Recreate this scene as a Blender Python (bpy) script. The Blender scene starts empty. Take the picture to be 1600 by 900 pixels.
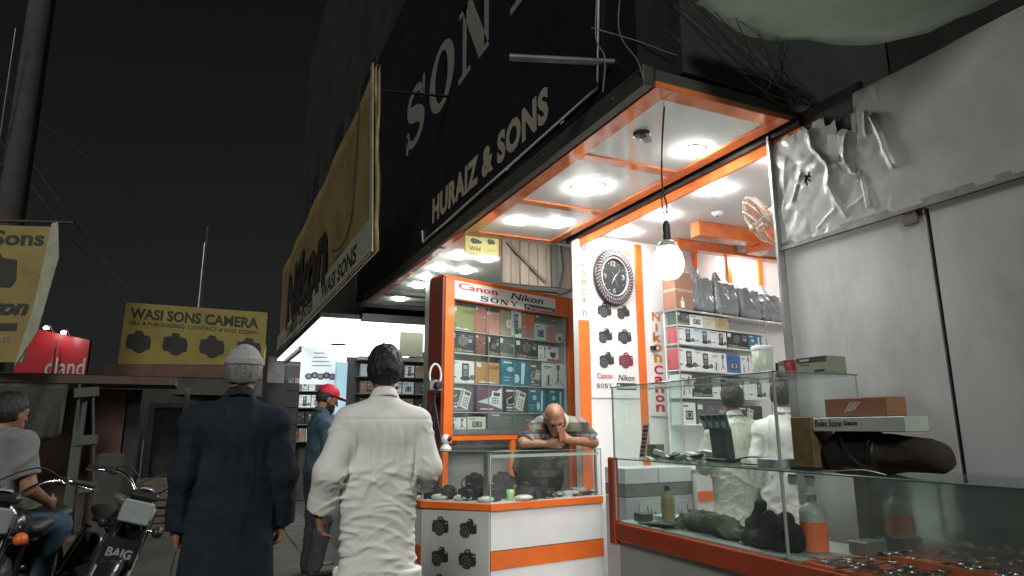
import bpy, bmesh, math, random
import numpy as np
from mathutils import Vector, Matrix, noise as mnoise
random.seed(7)
R = math.radians
sc = bpy.context.scene
col = sc.collection

# ------------------------------------------------------------------ camera
cam_d = bpy.data.cameras.new('camera'); cam = bpy.data.objects.new('camera', cam_d); col.objects.link(cam)
cam_d.sensor_fit = 'HORIZONTAL'; cam_d.sensor_width = 36.0; cam_d.lens = 22.995
cam_d.clip_start = 0.05; cam_d.clip_end = 500
PITCH, ROLL, YAW, CAMZ = R(12.0), R(-0.24), R(24.7), 1.35
fw = Vector((math.sin(YAW)*math.cos(PITCH), math.cos(YAW)*math.cos(PITCH), math.sin(PITCH)))
r0 = Vector((math.cos(YAW), -math.sin(YAW), 0)); u0 = r0.cross(fw)
rt = r0*math.cos(ROLL)+u0*math.sin(ROLL); up = u0*math.cos(ROLL)-r0*math.sin(ROLL)
cam.matrix_world = Matrix(((rt.x, up.x, -fw.x, 0), (rt.y, up.y, -fw.y, 0), (rt.z, up.z, -fw.z, CAMZ), (0, 0, 0, 1)))
sc.camera = cam

# ------------------------------------------------------------------ night sky and the dim street light
world = bpy.data.worlds.new('World'); sc.world = world; world.use_nodes = True
wn = world.node_tree.nodes; wl = world.node_tree.links
bg = wn['Background']; sky = wn.new('ShaderNodeTexSky'); sky.sky_type = 'NISHITA'; sky.sun_disc = False
SUN_EL, SUN_AZ = R(30), R(206)          # the light comes over the photographer's left shoulder
sky.sun_elevation = SUN_EL; sky.sun_rotation = SUN_AZ
hs = wn.new('ShaderNodeHueSaturation'); hs.inputs['Saturation'].default_value = 0.12
wl.new(sky.outputs[0], hs.inputs['Color']); wl.new(hs.outputs[0], bg.inputs[0]); bg.inputs[1].default_value = 0.0021
sun_d = bpy.data.lights.new('sun', 'SUN'); sun = bpy.data.objects.new('sun', sun_d); col.objects.link(sun)
sun_d.energy = 1.3; sun_d.angle = R(14); sun_d.color = (1.0, 0.985, 0.93)
sd = Vector((math.sin(SUN_AZ)*math.cos(SUN_EL), math.cos(SUN_AZ)*math.cos(SUN_EL), math.sin(SUN_EL)))
sun.rotation_euler = sd.to_track_quat('Z', 'Y').to_euler()
sc.view_settings.view_transform = 'Standard'; sc.view_settings.look = 'None'
sc.view_settings.exposure = 0.15; sc.view_settings.gamma = 1.0; sc.view_settings.use_curve_mapping = False
sc.render.engine = 'CYCLES'
cy = sc.cycles
cy.use_denoising = True; cy.max_bounces = 8; cy.transparent_max_bounces = 24; cy.diffuse_bounces = 4; cy.glossy_bounces = 4
cy.caustics_reflective = False; cy.caustics_refractive = False; cy.sample_clamp_indirect = 4.0; cy.sample_clamp_direct = 0
cy.use_adaptive_sampling = False

# ------------------------------------------------------------------ materials
MATS = {}
def mat(name, colr, rough=0.5, metal=0.0, var=0.12, scale=6.0, bump=0.0, bscale=60.0, spec=0.5, emit=0.0, dirt=0.0, coat=0.0, stretch=None, alpha=None, transl=0.0):
    if name in MATS: return MATS[name]
    m = bpy.data.materials.new(name); m.use_nodes = True
    n = m.node_tree.nodes; l = m.node_tree.links; b = n['Principled BSDF']
    c = (*colr, 1)
    b.inputs['Roughness'].default_value = rough; b.inputs['Metallic'].default_value = metal
    b.inputs['Specular IOR Level'].default_value = spec; b.inputs['Coat Weight'].default_value = coat
    b.inputs['Coat Roughness'].default_value = 0.08
    if emit:
        b.inputs['Base Color'].default_value = c
        b.inputs['Emission Color'].default_value = c; b.inputs['Emission Strength'].default_value = emit
    else:
        tc = n.new('ShaderNodeTexCoord'); mp = n.new('ShaderNodeMapping'); l.new(tc.outputs['Object'], mp.inputs[0])
        if stretch: mp.inputs['Scale'].default_value = stretch
        nz = n.new('ShaderNodeTexNoise'); nz.inputs['Scale'].default_value = scale; nz.inputs['Detail'].default_value = 6; nz.inputs['Roughness'].default_value = 0.65
        l.new(mp.outputs[0], nz.inputs['Vector'])
        rp = n.new('ShaderNodeValToRGB'); l.new(nz.outputs['Fac'], rp.inputs[0])
        rp.color_ramp.elements[0].position = 0.28; rp.color_ramp.elements[1].position = 0.72
        rp.color_ramp.elements[0].color = (*[x*(1-var) for x in colr], 1); rp.color_ramp.elements[1].color = (*[min(1, x*(1+var)) for x in colr], 1)
        out = rp.outputs[0]
        if dirt:
            n2 = n.new('ShaderNodeTexNoise'); n2.inputs['Scale'].default_value = scale*0.45; n2.inputs['Detail'].default_value = 9; n2.inputs['Roughness'].default_value = 0.72
            l.new(mp.outputs[0], n2.inputs['Vector'])
            r2 = n.new('ShaderNodeValToRGB'); r2.color_ramp.elements[0].position = 0.52; r2.color_ramp.elements[1].position = 0.74
            r2.color_ramp.elements[0].color = (0, 0, 0, 1); r2.color_ramp.elements[1].color = (dirt, dirt, dirt, 1)
            l.new(n2.outputs['Fac'], r2.inputs[0])
            mx = n.new('ShaderNodeMixRGB'); l.new(r2.outputs[0], mx.inputs[0]); l.new(out, mx.inputs[1]); mx.inputs[2].default_value = (colr[0]*.28, colr[1]*.25, colr[2]*.2, 1)
            out = mx.outputs[0]
        l.new(out, b.inputs['Base Color'])
        rr = n.new('ShaderNodeMapRange'); l.new(nz.outputs['Fac'], rr.inputs[0]); rr.inputs[3].default_value = max(0.02, rough-0.08); rr.inputs[4].default_value = min(1, rough+0.1)
        l.new(rr.outputs[0], b.inputs['Roughness'])
        if bump:
            n3 = n.new('ShaderNodeTexNoise'); n3.inputs['Scale'].default_value = bscale; n3.inputs['Detail'].default_value = 4; l.new(mp.outputs[0], n3.inputs['Vector'])
            bp = n.new('ShaderNodeBump'); bp.inputs['Strength'].default_value = bump; bp.inputs['Distance'].default_value = 0.02
            l.new(n3.outputs['Fac'], bp.inputs['Height']); l.new(bp.outputs[0], b.inputs['Normal'])
        if transl:
            tr = n.new('ShaderNodeBsdfTranslucent'); l.new(out, tr.inputs[0]); ms = n.new('ShaderNodeMixShader'); ms.inputs[0].default_value = transl
            l.new(b.outputs[0], ms.inputs[1]); l.new(tr.outputs[0], ms.inputs[2]); l.new(ms.outputs[0], n['Material Output'].inputs[0])
    MATS[name] = m
    return m
def glass_mat(name, tint, refl=1.0, smudge=0.03):
    m = bpy.data.materials.new(name); m.use_nodes = True; n = m.node_tree.nodes; l = m.node_tree.links
    n.remove(n['Principled BSDF'])
    tr = n.new('ShaderNodeBsdfTransparent'); tr.inputs[0].default_value = (*tint, 1)
    gl = n.new('ShaderNodeBsdfGlossy'); gl.inputs['Roughness'].default_value = 0.02
    fr = n.new('ShaderNodeFresnel'); fr.inputs[0].default_value = 1.45
    mu = n.new('ShaderNodeMath'); mu.operation = 'MULTIPLY'; l.new(fr.outputs[0], mu.inputs[0])
    ge = n.new('ShaderNodeNewGeometry'); iv = n.new('ShaderNodeMath'); iv.operation = 'SUBTRACT'; iv.inputs[0].default_value = refl; l.new(ge.outputs['Backfacing'], iv.inputs[1]); l.new(iv.outputs[0], mu.inputs[1])
    mx = n.new('ShaderNodeMixShader'); l.new(mu.outputs[0], mx.inputs[0]); l.new(tr.outputs[0], mx.inputs[1]); l.new(gl.outputs[0], mx.inputs[2])
    df = n.new('ShaderNodeBsdfDiffuse'); df.inputs[0].default_value = (.75, .8, .78, 1)
    tc = n.new('ShaderNodeTexCoord'); nz = n.new('ShaderNodeTexNoise'); nz.inputs['Scale'].default_value = 5; nz.inputs['Detail'].default_value = 8; l.new(tc.outputs['Object'], nz.inputs['Vector'])
    rp = n.new('ShaderNodeMapRange'); l.new(nz.outputs['Fac'], rp.inputs[0]); rp.inputs[1].default_value = 0.35; rp.inputs[2].default_value = 0.75; rp.inputs[3].default_value = smudge*0.4; rp.inputs[4].default_value = smudge*1.8
    m2 = n.new('ShaderNodeMixShader'); l.new(rp.outputs[0], m2.inputs[0]); l.new(mx.outputs[0], m2.inputs[1]); l.new(df.outputs[0], m2.inputs[2])
    l.new(m2.outputs[0], n['Material Output'].inputs[0])
    MATS[name] = m
    return m

WHITE = mat('white_laminate', (.78, .78, .78), .36, var=.05, scale=5, bump=.015, dirt=.12)
WHITEW = mat('white_wall_paint', (.8, .8, .8), .5, var=.04, scale=3)
GLOSSC = mat('gloss_ceiling_panel', (.78, .81, .79), .12, var=.04, scale=2, coat=.35)
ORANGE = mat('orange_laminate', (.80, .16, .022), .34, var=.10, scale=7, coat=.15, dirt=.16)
ORANGEB = mat('orange_ceiling_band', (.78, .20, .06), .10, var=.25, scale=9, coat=.7)
REDTRIM = mat('dark_red_laminate', (.42, .068, .026), .35, var=.12, scale=5, dirt=.25)
GREYB = mat('grey_board', (.42, .43, .40), .5, var=.08, dirt=.3)
NAVY = mat('navy_flex_sheet', (.0105, .012, .017), .5, var=.25, scale=2.5, bump=.05, bscale=8)
CREAM = mat('cream_vinyl', (.42, .39, .29), .5, var=.1)
PALEV = mat('pale_vinyl', (.27, .285, .235), .5, var=.12)
YELLOW = mat('yellow_flex_sheet', (.25, .20, .045), .45, var=.16, scale=2.0, dirt=.35, bump=.06, bscale=6)
YELLOWD = mat('faded_yellow_flex', (.25, .185, .07), .5, var=.25, scale=1.6, dirt=.5, bump=.06, bscale=6)
CREAMF = mat('cream_flex_edge', (.36, .36, .27), .5, var=.2, dirt=.4)
BLACK = mat('black_ink', (.018, .018, .018), .5, var=.2)
INK = mat('dark_print', (.035, .035, .038), .5, var=.3, scale=30)
INK2 = mat('grey_print', (.13, .13, .14), .5, var=.3, scale=40)
INK3 = mat('pale_print', (.35, .35, .36), .5, var=.2, scale=40)
REDINK = mat('red_print', (.55, .02, .035), .45, var=.1)
ORINK = mat('orange_print', (.62, .22, .03), .45, var=.15)
DARKM = mat('dark_metal', (.05, .05, .05), .4, .8, var=.3)
BEAM = mat('grey_green_beam', (.06, .064, .057), .5, var=.2, dirt=.3)
CHROME = mat('chrome', (.75, .75, .75), .12, 1.0, var=.05)
ALU = mat('aluminium', (.6, .6, .6), .35, .9, var=.1)
GLASS = glass_mat('showcase_glass', (.93, .965, .95))
GEDGE = mat('green_glass_edge', (.12, .22, .18), .15, var=.2, spec=.8)
LAMP = mat('lamp_diffuser', (1.0, 1.0, .97), emit=150.0)
LAMPR = mat('lamp_rim', (.8, .8, .8), .4)
RUBBER = mat('black_rubber', (.02, .02, .02), .7, var=.3)
BPLAST = mat('black_plastic', (.022, .022, .024), .38, var=.3, scale=40)
SKIN = mat('brown_skin', (.30, .145, .088), .45, var=.3, scale=26, bump=.10, bscale=120)
HAIR = mat('black_hair', (.016, .015, .014), .5, var=.5, scale=60, bump=.6, bscale=140, stretch=(1, 1, .25))
GHAIR = mat('grey_hair', (.22, .21, .2), .6, var=.5, scale=60, bump=.6, bscale=140)
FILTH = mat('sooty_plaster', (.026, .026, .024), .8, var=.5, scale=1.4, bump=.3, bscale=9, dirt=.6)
CONC = mat('old_concrete', (.055, .055, .052), .85, var=.3, scale=3, bump=.25, bscale=25, dirt=.4)
WOODD = mat('old_dark_wood', (.07, .045, .03), .7, var=.4, scale=9, bump=.2, bscale=30, stretch=(1, 1, .12))
WOODG = mat('weathered_green_wood', (.06, .07, .06), .7, var=.3, scale=9, bump=.2, bscale=30, stretch=(1, 1, .15))
CARD = mat('brown_cardboard', (.30, .15, .085), .75, var=.15, scale=8, bump=.05, dirt=.25)

# ------------------------------------------------------------------ mesh helpers
class MB:
    def __init__(s): s.v = []; s.f = []; s.mi = []; s.mats = []; s.sm = []
    def _m(s, m):
        if m not in s.mats: s.mats.append(m)
        return s.mats.index(m)
    def add(s, vs, fs, m=None, smooth=False):
        k = len(s.v); s.v.extend([tuple(x) for x in vs]); i = s._m(m) if m else 0
        for f in fs: s.f.append([a+k for a in f]); s.mi.append(i); s.sm.append(smooth)
        return s
    def box(s, c, d, m=None, rot=None, bev=0.0):
        hx, hy, hz = d[0]/2, d[1]/2, d[2]/2; M = rot if rot is not None else None
        if bev > 0:
            b = min(bev, hx*.9, hy*.9, hz*.9); vs = []
            for sx in (-1, 1):
                for sy in (-1, 1):
                    for sz in (-1, 1):
                        vs += [Vector((sx*hx, sy*(hy-b), sz*(hz-b))), Vector((sx*(hx-b), sy*hy, sz*(hz-b))), Vector((sx*(hx-b), sy*(hy-b), sz*hz))]
            bm = bmesh.new(); bv = [bm.verts.new(x) for x in vs]; r = bmesh.ops.convex_hull(bm, input=bv)
            bmesh.ops.dissolve_limit(bm, angle_limit=R(1), verts=bm.verts, edges=bm.edges)
            bm.verts.index_update(); vs = [v.co.copy() for v in bm.verts]; fs = [[v.index for v in f.verts] for f in bm.faces]; bm.free()
        else:
            vs = [Vector((x, y, z)) for x in (-hx, hx) for y in (-hy, hy) for z in (-hz, hz)]
            fs = [(0, 1, 3, 2), (4, 6, 7, 5), (0, 4, 5, 1), (2, 3, 7, 6), (0, 2, 6, 4), (1, 5, 7, 3)]
        if M is not None: vs = [M @ v for v in vs]
        return s.add([v+Vector(c) for v in vs], fs, m)
    def b2(s, a, b, m=None, bev=0.0):
        return s.box([(a[i]+b[i])/2 for i in range(3)], [abs(b[i]-a[i]) for i in range(3)], m, None, bev)
    def cyl(s, p0, p1, ra, rb=None, n=12, m=None, caps=True, smooth=True):
        p0 = Vector(p0); p1 = Vector(p1); rb = ra if rb is None else rb
        d = (p1-p0).normalized(); a = d.orthogonal().normalized(); b = d.cross(a)
        vs = []
        for p, r in ((p0, ra), (p1, rb)):
            for i in range(n):
                t = 2*math.pi*i/n; vs.append(p+a*(r*math.cos(t))+b*(r*math.sin(t)))
        fs = [(i, (i+1) % n, n+(i+1) % n, n+i) for i in range(n)]
        s.add(vs, fs, m, smooth)
        if caps: s.add(vs, [list(range(n))[::-1], list(range(n, 2*n))], m)
        return s
    def tube(s, pts, r, n=6, m=None, caps=True):
        pts = [Vector(p) for p in pts]; rs = r if isinstance(r, (list, tuple)) else [r]*len(pts)
        vs = []; a = None
        for i, p in enumerate(pts):
            d = (pts[min(i+1, len(pts)-1)]-pts[max(i-1, 0)]).normalized()
            a = d.orthogonal().normalized() if a is None else (a-d*a.dot(d)).normalized()
            b = d.cross(a)
            for k in range(n):
                t = 2*math.pi*k/n; vs.append(p+a*(rs[i]*math.cos(t))+b*(rs[i]*math.sin(t)))
        fs = [(i*n+k, i*n+(k+1) % n, (i+1)*n+(k+1) % n, (i+1)*n+k) for i in range(len(pts)-1) for k in range(n)]
        s.add(vs, fs, m, True)
        if caps: s.add(vs, [list(range(n))[::-1], list(range(len(vs)-n, len(vs)))], m)
        return s
    def lathe(s, prof, o=(0, 0, 0), ax=(0, 0, 1), n=20, m=None):
        o = Vector(o); d = Vector(ax).normalized(); a = d.orthogonal().normalized(); b = d.cross(a); vs = []
        for r, h in prof:
            for k in range(n):
                t = 2*math.pi*k/n; vs.append(o+d*h+a*(r*math.cos(t))+b*(r*math.sin(t)))
        fs = [(i*n+k, i*n+(k+1) % n, (i+1)*n+(k+1) % n, (i+1)*n+k) for i in range(len(prof)-1) for k in range(n)]
        s.add(vs, fs, m, True)
        if prof[0][0] > 1e-4: s.add(vs[:n], [list(range(n))[::-1]], m)
        if prof[-1][0] > 1e-4: s.add(vs[-n:], [list(range(n))], m)
        return s
    def ell(s, c, rad, m=None, n=14, rot=None):
        pr = [(max(1e-5, math.sin(math.pi*i/n)), -math.cos(math.pi*i/n)) for i in range(n+1)]; k = 16; vs = []
        for r, h in pr:
            for j in range(k):
                t = 2*math.pi*j/k; v = Vector((r*math.cos(t)*rad[0], r*math.sin(t)*rad[1], h*rad[2])); vs.append((rot @ v if rot is not None else v)+Vector(c))
        return s.add(vs, [(i*k+j, i*k+(j+1) % k, (i+1)*k+(j+1) % k, (i+1)*k+j) for i in range(n) for j in range(k)], m, True)
    def prism(s, pts, fr, h0, h1, m=None):
        n = len(pts); vs = [fr(x, y, h0) for x, y in pts]+[fr(x, y, h1) for x, y in pts]
        A = sum(pts[i][0]*pts[(i+1) % n][1]-pts[(i+1) % n][0]*pts[i][1] for i in range(n))
        fs = [list(range(n))[::-1], list(range(n, 2*n))]+[(i, (i+1) % n, n+(i+1) % n, n+i) for i in range(n)]
        if A < 0: fs = [list(reversed(f)) for f in fs]
        return s.add(vs, fs, m)
    def build(s, name, m=None, parent=None, sharp=None):
        me = bpy.data.meshes.new(name); me.from_pydata(s.v, [], s.f)
        for mm in (s.mats or [m]): me.materials.append(mm)
        if s.mats: me.polygons.foreach_set('material_index', s.mi)
        me.polygons.foreach_set('use_smooth', s.sm)
        o = bpy.data.objects.new(name, me); col.objects.link(o)
        if parent is not None: o.parent = parent
        return o
def tag(o, label=None, cat=None, group=None, kind=None):
    if label: o['label'] = label
    if cat: o['category'] = cat
    if group: o['group'] = group
    if kind: o['kind'] = kind
    return o
def thing(name, label, cat, group=None, loc=(0, 0, 0), rz=0.0):
    o = bpy.data.objects.new(name, None); col.objects.link(o); o.location = loc; o.rotation_euler = (0, 0, rz); o.empty_display_size = .1
    return tag(o, label, cat, group)
def struct(name, mb, m, parent=None):
    o = mb.build(name, m, parent)
    if parent is None: o['kind'] = 'structure'
    return o
def kids(o): return [c for c in bpy.data.objects if c.parent is o]
def copy_tree(o, parent=None, depth=0):
    c = o.copy(); col.objects.link(c)
    if parent is not None: c.parent = parent; c.matrix_parent_inverse = o.matrix_parent_inverse
    for ch in KIDS.get(o.name, []) if KIDS else kids(o): copy_tree(ch, c, depth+1)
    return c
KIDS = None
class Frame:
    """a plane in space: origin, right, up and outward normal"""
    def __init__(s, o, u, v, n=None):
        s.o = Vector(o); s.u = Vector(u).normalized(); s.v = Vector(v).normalized(); s.n = Vector(n).normalized() if n is not None else s.u.cross(s.v)
    def __call__(s, x, y, h=0.0): return s.o+s.u*x+s.v*y+s.n*h
    def at(s, x, y, h=0.0): return Frame(s(x, y, h), s.u, s.v, s.n)
    def rot(s): return Matrix((s.u, s.v, s.n)).transposed()
    def box(s, mb, x0, x1, y0, y1, h0, h1, m=None, bev=0.0):
        return mb.box(s((x0+x1)/2, (y0+y1)/2, (h0+h1)/2), (abs(x1-x0), abs(y1-y0), abs(h1-h0)), m, s.rot(), bev)
def circ(cx, cy_, rx, ry=None, n=20, a0=0): return [(cx+rx*math.cos(a0+2*math.pi*i/n), cy_+(ry or rx)*math.sin(a0+2*math.pi*i/n)) for i in range(n)]

# ------------------------------------------------------------------ lettering
def text_mesh(txt, bold=0.0, shear=0.0, space=1.0):
    cu = bpy.data.curves.new('lettering', 'FONT'); cu.body = txt; cu.size = 1.0; cu.offset = bold; cu.shear = shear; cu.space_character = space; cu.resolution_u = 3
    ob = bpy.data.objects.new('lettering', cu)
    me = bpy.data.meshes.new_from_object(ob)
    vs = [v.co.copy() for v in me.vertices]; fs = [list(p.vertices) for p in me.polygons]
    bpy.data.objects.remove(ob); bpy.data.curves.remove(cu); bpy.data.meshes.remove(me)
    return vs, fs
TXT = {}
def put_text(mb, fr, txt, x, y, w, h, m, lift=0.0015, bold=0.0, shear=0.0, space=1.0):
    """lettering stretched into the box w x h whose lower left corner is (x, y)"""
    k = (txt, bold, shear, space)
    if k not in TXT: TXT[k] = text_mesh(*k)
    vs, fs = TXT[k]
    x0 = min(v.x for v in vs); x1 = max(v.x for v in vs); y0 = min(v.y for v in vs); y1 = max(v.y for v in vs)
    out = [fr(x+(v.x-x0)/(x1-x0)*w, y+(v.y-y0)/(y1-y0)*h, lift) for v in vs]
    mb.add(out, fs, m)
def stroke(mb, fr, pts, wid, m, lift=.0015, n=None):
    """a pen line: pts (x, y), wid one width or one per point"""
    ws = wid if isinstance(wid, (list, tuple)) else [wid]*len(pts); vs = []
    for i, p in enumerate(pts):
        a = pts[max(i-1, 0)]; b = pts[min(i+1, len(pts)-1)]; dx, dy = b[0]-a[0], b[1]-a[1]; L = math.hypot(dx, dy) or 1
        nx, ny = -dy/L*ws[i]/2, dx/L*ws[i]/2
        vs += [fr(p[0]+nx, p[1]+ny, lift), fr(p[0]-nx, p[1]-ny, lift)]
    mb.add(vs, [(2*i, 2*i+1, 2*i+3, 2*i+2) for i in range(len(pts)-1)], m)
def spline(P, n=8):
    out = []
    for i in range(len(P)-1):
        p0 = P[max(i-1, 0)]; p1 = P[i]; p2 = P[i+1]; p3 = P[min(i+2, len(P)-1)]
        for k in range(n):
            t = k/n
            out.append(tuple(.5*(2*p1[j]+(-p0[j]+p2[j])*t+(2*p0[j]-5*p1[j]+4*p2[j]-p3[j])*t*t+(-p0[j]+3*p1[j]-3*p2[j]+p3[j])*t**3) for j in range(len(p1))))
    out.append(tuple(P[-1])); return out
def slab_sony(mb, fr, x, y, w, h, m, lift=.0015, letters='SONY'):
    """wide slab-serif capitals S O N Y, each in a cell of width w/4"""
    cw = w/4.12
    for i, ch in enumerate(letters):
        ox = x+i*cw*1.04; f = lambda a, b: (ox+a*cw*.96, y+b*h)
        def P(pts): mb.prism([f(*p) for p in pts], fr, lift*.3, lift, m)
        if ch == 'O':
            n = 28; o = [f(.5+.46*math.cos(2*math.pi*k/n), .5+.5*math.sin(2*math.pi*k/n)) for k in range(n)]; q = [f(.5+.23*math.cos(2*math.pi*k/n), .5+.385*math.sin(2*math.pi*k/n)) for k in range(n)]
            mb.add([fr(*p, lift) for p in o+q], [(k, (k+1) % n, n+(k+1) % n, n+k) for k in range(n)], m)
        elif ch == 'S':
            sp = spline([(.80, .70), (.70, .88), (.48, .95), (.24, .88), (.19, .72), (.34, .59), (.62, .48), (.82, .33), (.76, .14), (.50, .05), (.26, .12), (.16, .31)], 5)
            n = len(sp); ws = [(.125+.15*math.exp(-((k/n-.5)/.17)**2)) for k in range(n)]
            ws[0] = ws[-1] = .12
            stroke(mb, lambda a, b, c: fr(ox+a*cw*.96, y+b*h, c), sp, ws, m, lift)
            P([(.80, .64), (.88, .64), (.88, 1.0), (.81, 1.0)]); P([(.10, 0), (.18, 0), (.19, .36), (.10, .36)])
        elif ch == 'N':
            P([(.14, .08), (.24, .08), (.24, .92), (.14, .92)]); P([(.76, .08), (.86, .08), (.86, .92), (.76, .92)])
            P([(.02, 0), (.36, 0), (.36, .08), (.02, .08)]); P([(.02, .92), (.28, .92), (.28, 1), (.02, 1)]); P([(.64, .92), (.98, .92), (.98, 1), (.64, 1)])
            P([(.12, 1), (.38, 1), (.88, .0), (.62, .0)])
        elif ch == 'Y':
            P([(.42, .08), (.60, .08), (.60, .45), (.42, .45)]); P([(.30, 0), (.72, 0), (.72, .08), (.30, .08)])
            P([(.08, .93), (.28, .93), (.60, .42), (.42, .42)]); P([(.76, .93), (.88, .93), (.60, .45), (.50, .45)])
            P([(.0, .93), (.40, .93), (.40, 1), (.0, 1)]); P([(.64, .93), (1, .93), (1, 1), (.64, 1)])
def canon(mb, fr, x, y, w, h, m, lift=.0015):
    put_text(mb, fr, 'Canon', x, y, w, h, m, lift, bold=.022)
    put_text(mb, fr, '^', x+w*.02, y+h*.72, w*.1, h*.16, m, lift)
def brand_block(mb, fr, x, y, w, h, base=None, lift=.0015):
    canon(mb, fr, x+w*.03, y+h*.56, w*.36, h*.36, REDINK, lift)
    put_text(mb, fr, 'Nikon', x+w*.52, y+h*.50, w*.34, h*.40, INK, lift, bold=.02, shear=.2)
    slab_sony(mb, fr, x+w*.22, y+h*.08, w*.38, h*.30, INK, lift)
    mb.prism([(x+w*.66, y+h*.03), (x+w*.99, y+h*.03), (x+w*.99, y+h*.36), (x+w*.66, y+h*.36)], fr, lift*.2, lift, INK)
    put_text(mb, fr, 'Panasonic', x+w*.675, y+h*.08, w*.30, h*.22, WHITE, lift*1.8, bold=.02)
CAMSIL = [[(.02, .18), (.0, .55), (.08, .78), (.3, .8), (.38, .98), (.62, 1.0), (.72, .82), (.96, .78), (1.0, .3), (.92, .14), (.72, .14), (.6, .0), (.4, -.04), (.24, .06), (.16, .16)],
          [(.05, .3), (.02, .62), (.15, .74), (.4, .76), (.5, .98), (.74, .96), (.82, .74), (.98, .7), (1, .24), (.75, .16), (.62, .2), (.5, -.02), (.25, -.06), (.05, .08)]]
def cam_print(mb, fr, x, y, s, v=0, body=INK, lift=.0015):
    """flat print of a camera, s wide"""
    sil = CAMSIL[v % 2]; flip = v >= 2
    T = lambda a, b: (x+(1-a if flip else a)*s, y+b*s*.92)
    mb.prism([T(*p) for p in sil], fr, lift*.3, lift, body)
    cx, cy_ = ((.42, .36), (.28, .26))[v % 2]
    cx, cy2 = T(cx, cy_)
    mb.prism(circ(cx, cy2, s*.27, n=16), fr, lift*1.0, lift*1.4, INK2); mb.prism(circ(cx, cy2, s*.22, n=16), fr, lift*1.4, lift*1.8, body)
    mb.prism(circ(cx, cy2, s*.13, n=12), fr, lift*1.8, lift*2.2, INK2); mb.prism(circ(cx, cy2, s*.07, n=10), fr, lift*2.2, lift*2.6, INK)
    for a, b, w_, h_ in ((.42, .84, .18, .07), (.80, .62, .12, .08), (.1, .68, .14, .05)):
        p = T(a, b); q = T(a+w_, b+h_); mb.prism([(p[0], p[1]), (q[0], p[1]), (q[0], q[1]), (p[0], q[1])], fr, lift*1.0, lift*1.5, INK3 if a > .4 else INK2)
# ------------------------------------------------------------------ figures: one smooth surface each, from a distance field
def _hash(i, j, k): 
    n = np.sin(i*12.9898+j*78.233+k*37.719)*43758.5453
    return n-np.floor(n)
def vnoise(P):
    I = np.floor(P); F = P-I; F = F*F*(3-2*F); r = 0
    for a in (0, 1):
        wa = F[:, 0] if a else 1-F[:, 0]
        for b in (0, 1):
            wb = F[:, 1] if b else 1-F[:, 1]
            for c in (0, 1):
                wc = F[:, 2] if c else 1-F[:, 2]
                r = r+wa*wb*wc*_hash(I[:, 0]+a, I[:, 1]+b, I[:, 2]+c)
    return r
def A(x): return np.array(x, float)
def smin(a, b, k): h = np.clip(.5+.5*(b-a)/k, 0, 1); return b*(1-h)+a*h-k*h*(1-h)
def smax(a, b, k): return -smin(-a, -b, k)
def f_cap(P, a, b, ra, rb):
    a = A(a); b = A(b); d = b-a; t = np.clip(((P-a)@d)/(d@d+1e-12), 0, 1)
    Q = P-a; Q -= t[:, None]*d
    return np.sqrt(np.einsum('ij,ij->i', Q, Q))-(ra+(rb-ra)*t)
def f_ecap(P, a, b, ra, rb, ax, ratio):
    """capsule whose thickness along the unit vector ax is ratio times its width"""
    ax = A(ax); Q = P+((P-A(a))@ax)[:, None]*ax*(1/ratio-1); b2 = A(b)+((A(b)-A(a))@ax)*ax*(1/ratio-1)
    return f_cap(Q, a, b2, ra, rb)*.8
def f_ell(P, c, r, M=None):
    Q = P-A(c)
    if M is not None: Q = Q@M
    r = A(r); k0 = np.linalg.norm(Q/r, axis=1); k1 = np.linalg.norm(Q/(r*r), axis=1)+1e-9
    return k0*(k0-1)/k1
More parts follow.
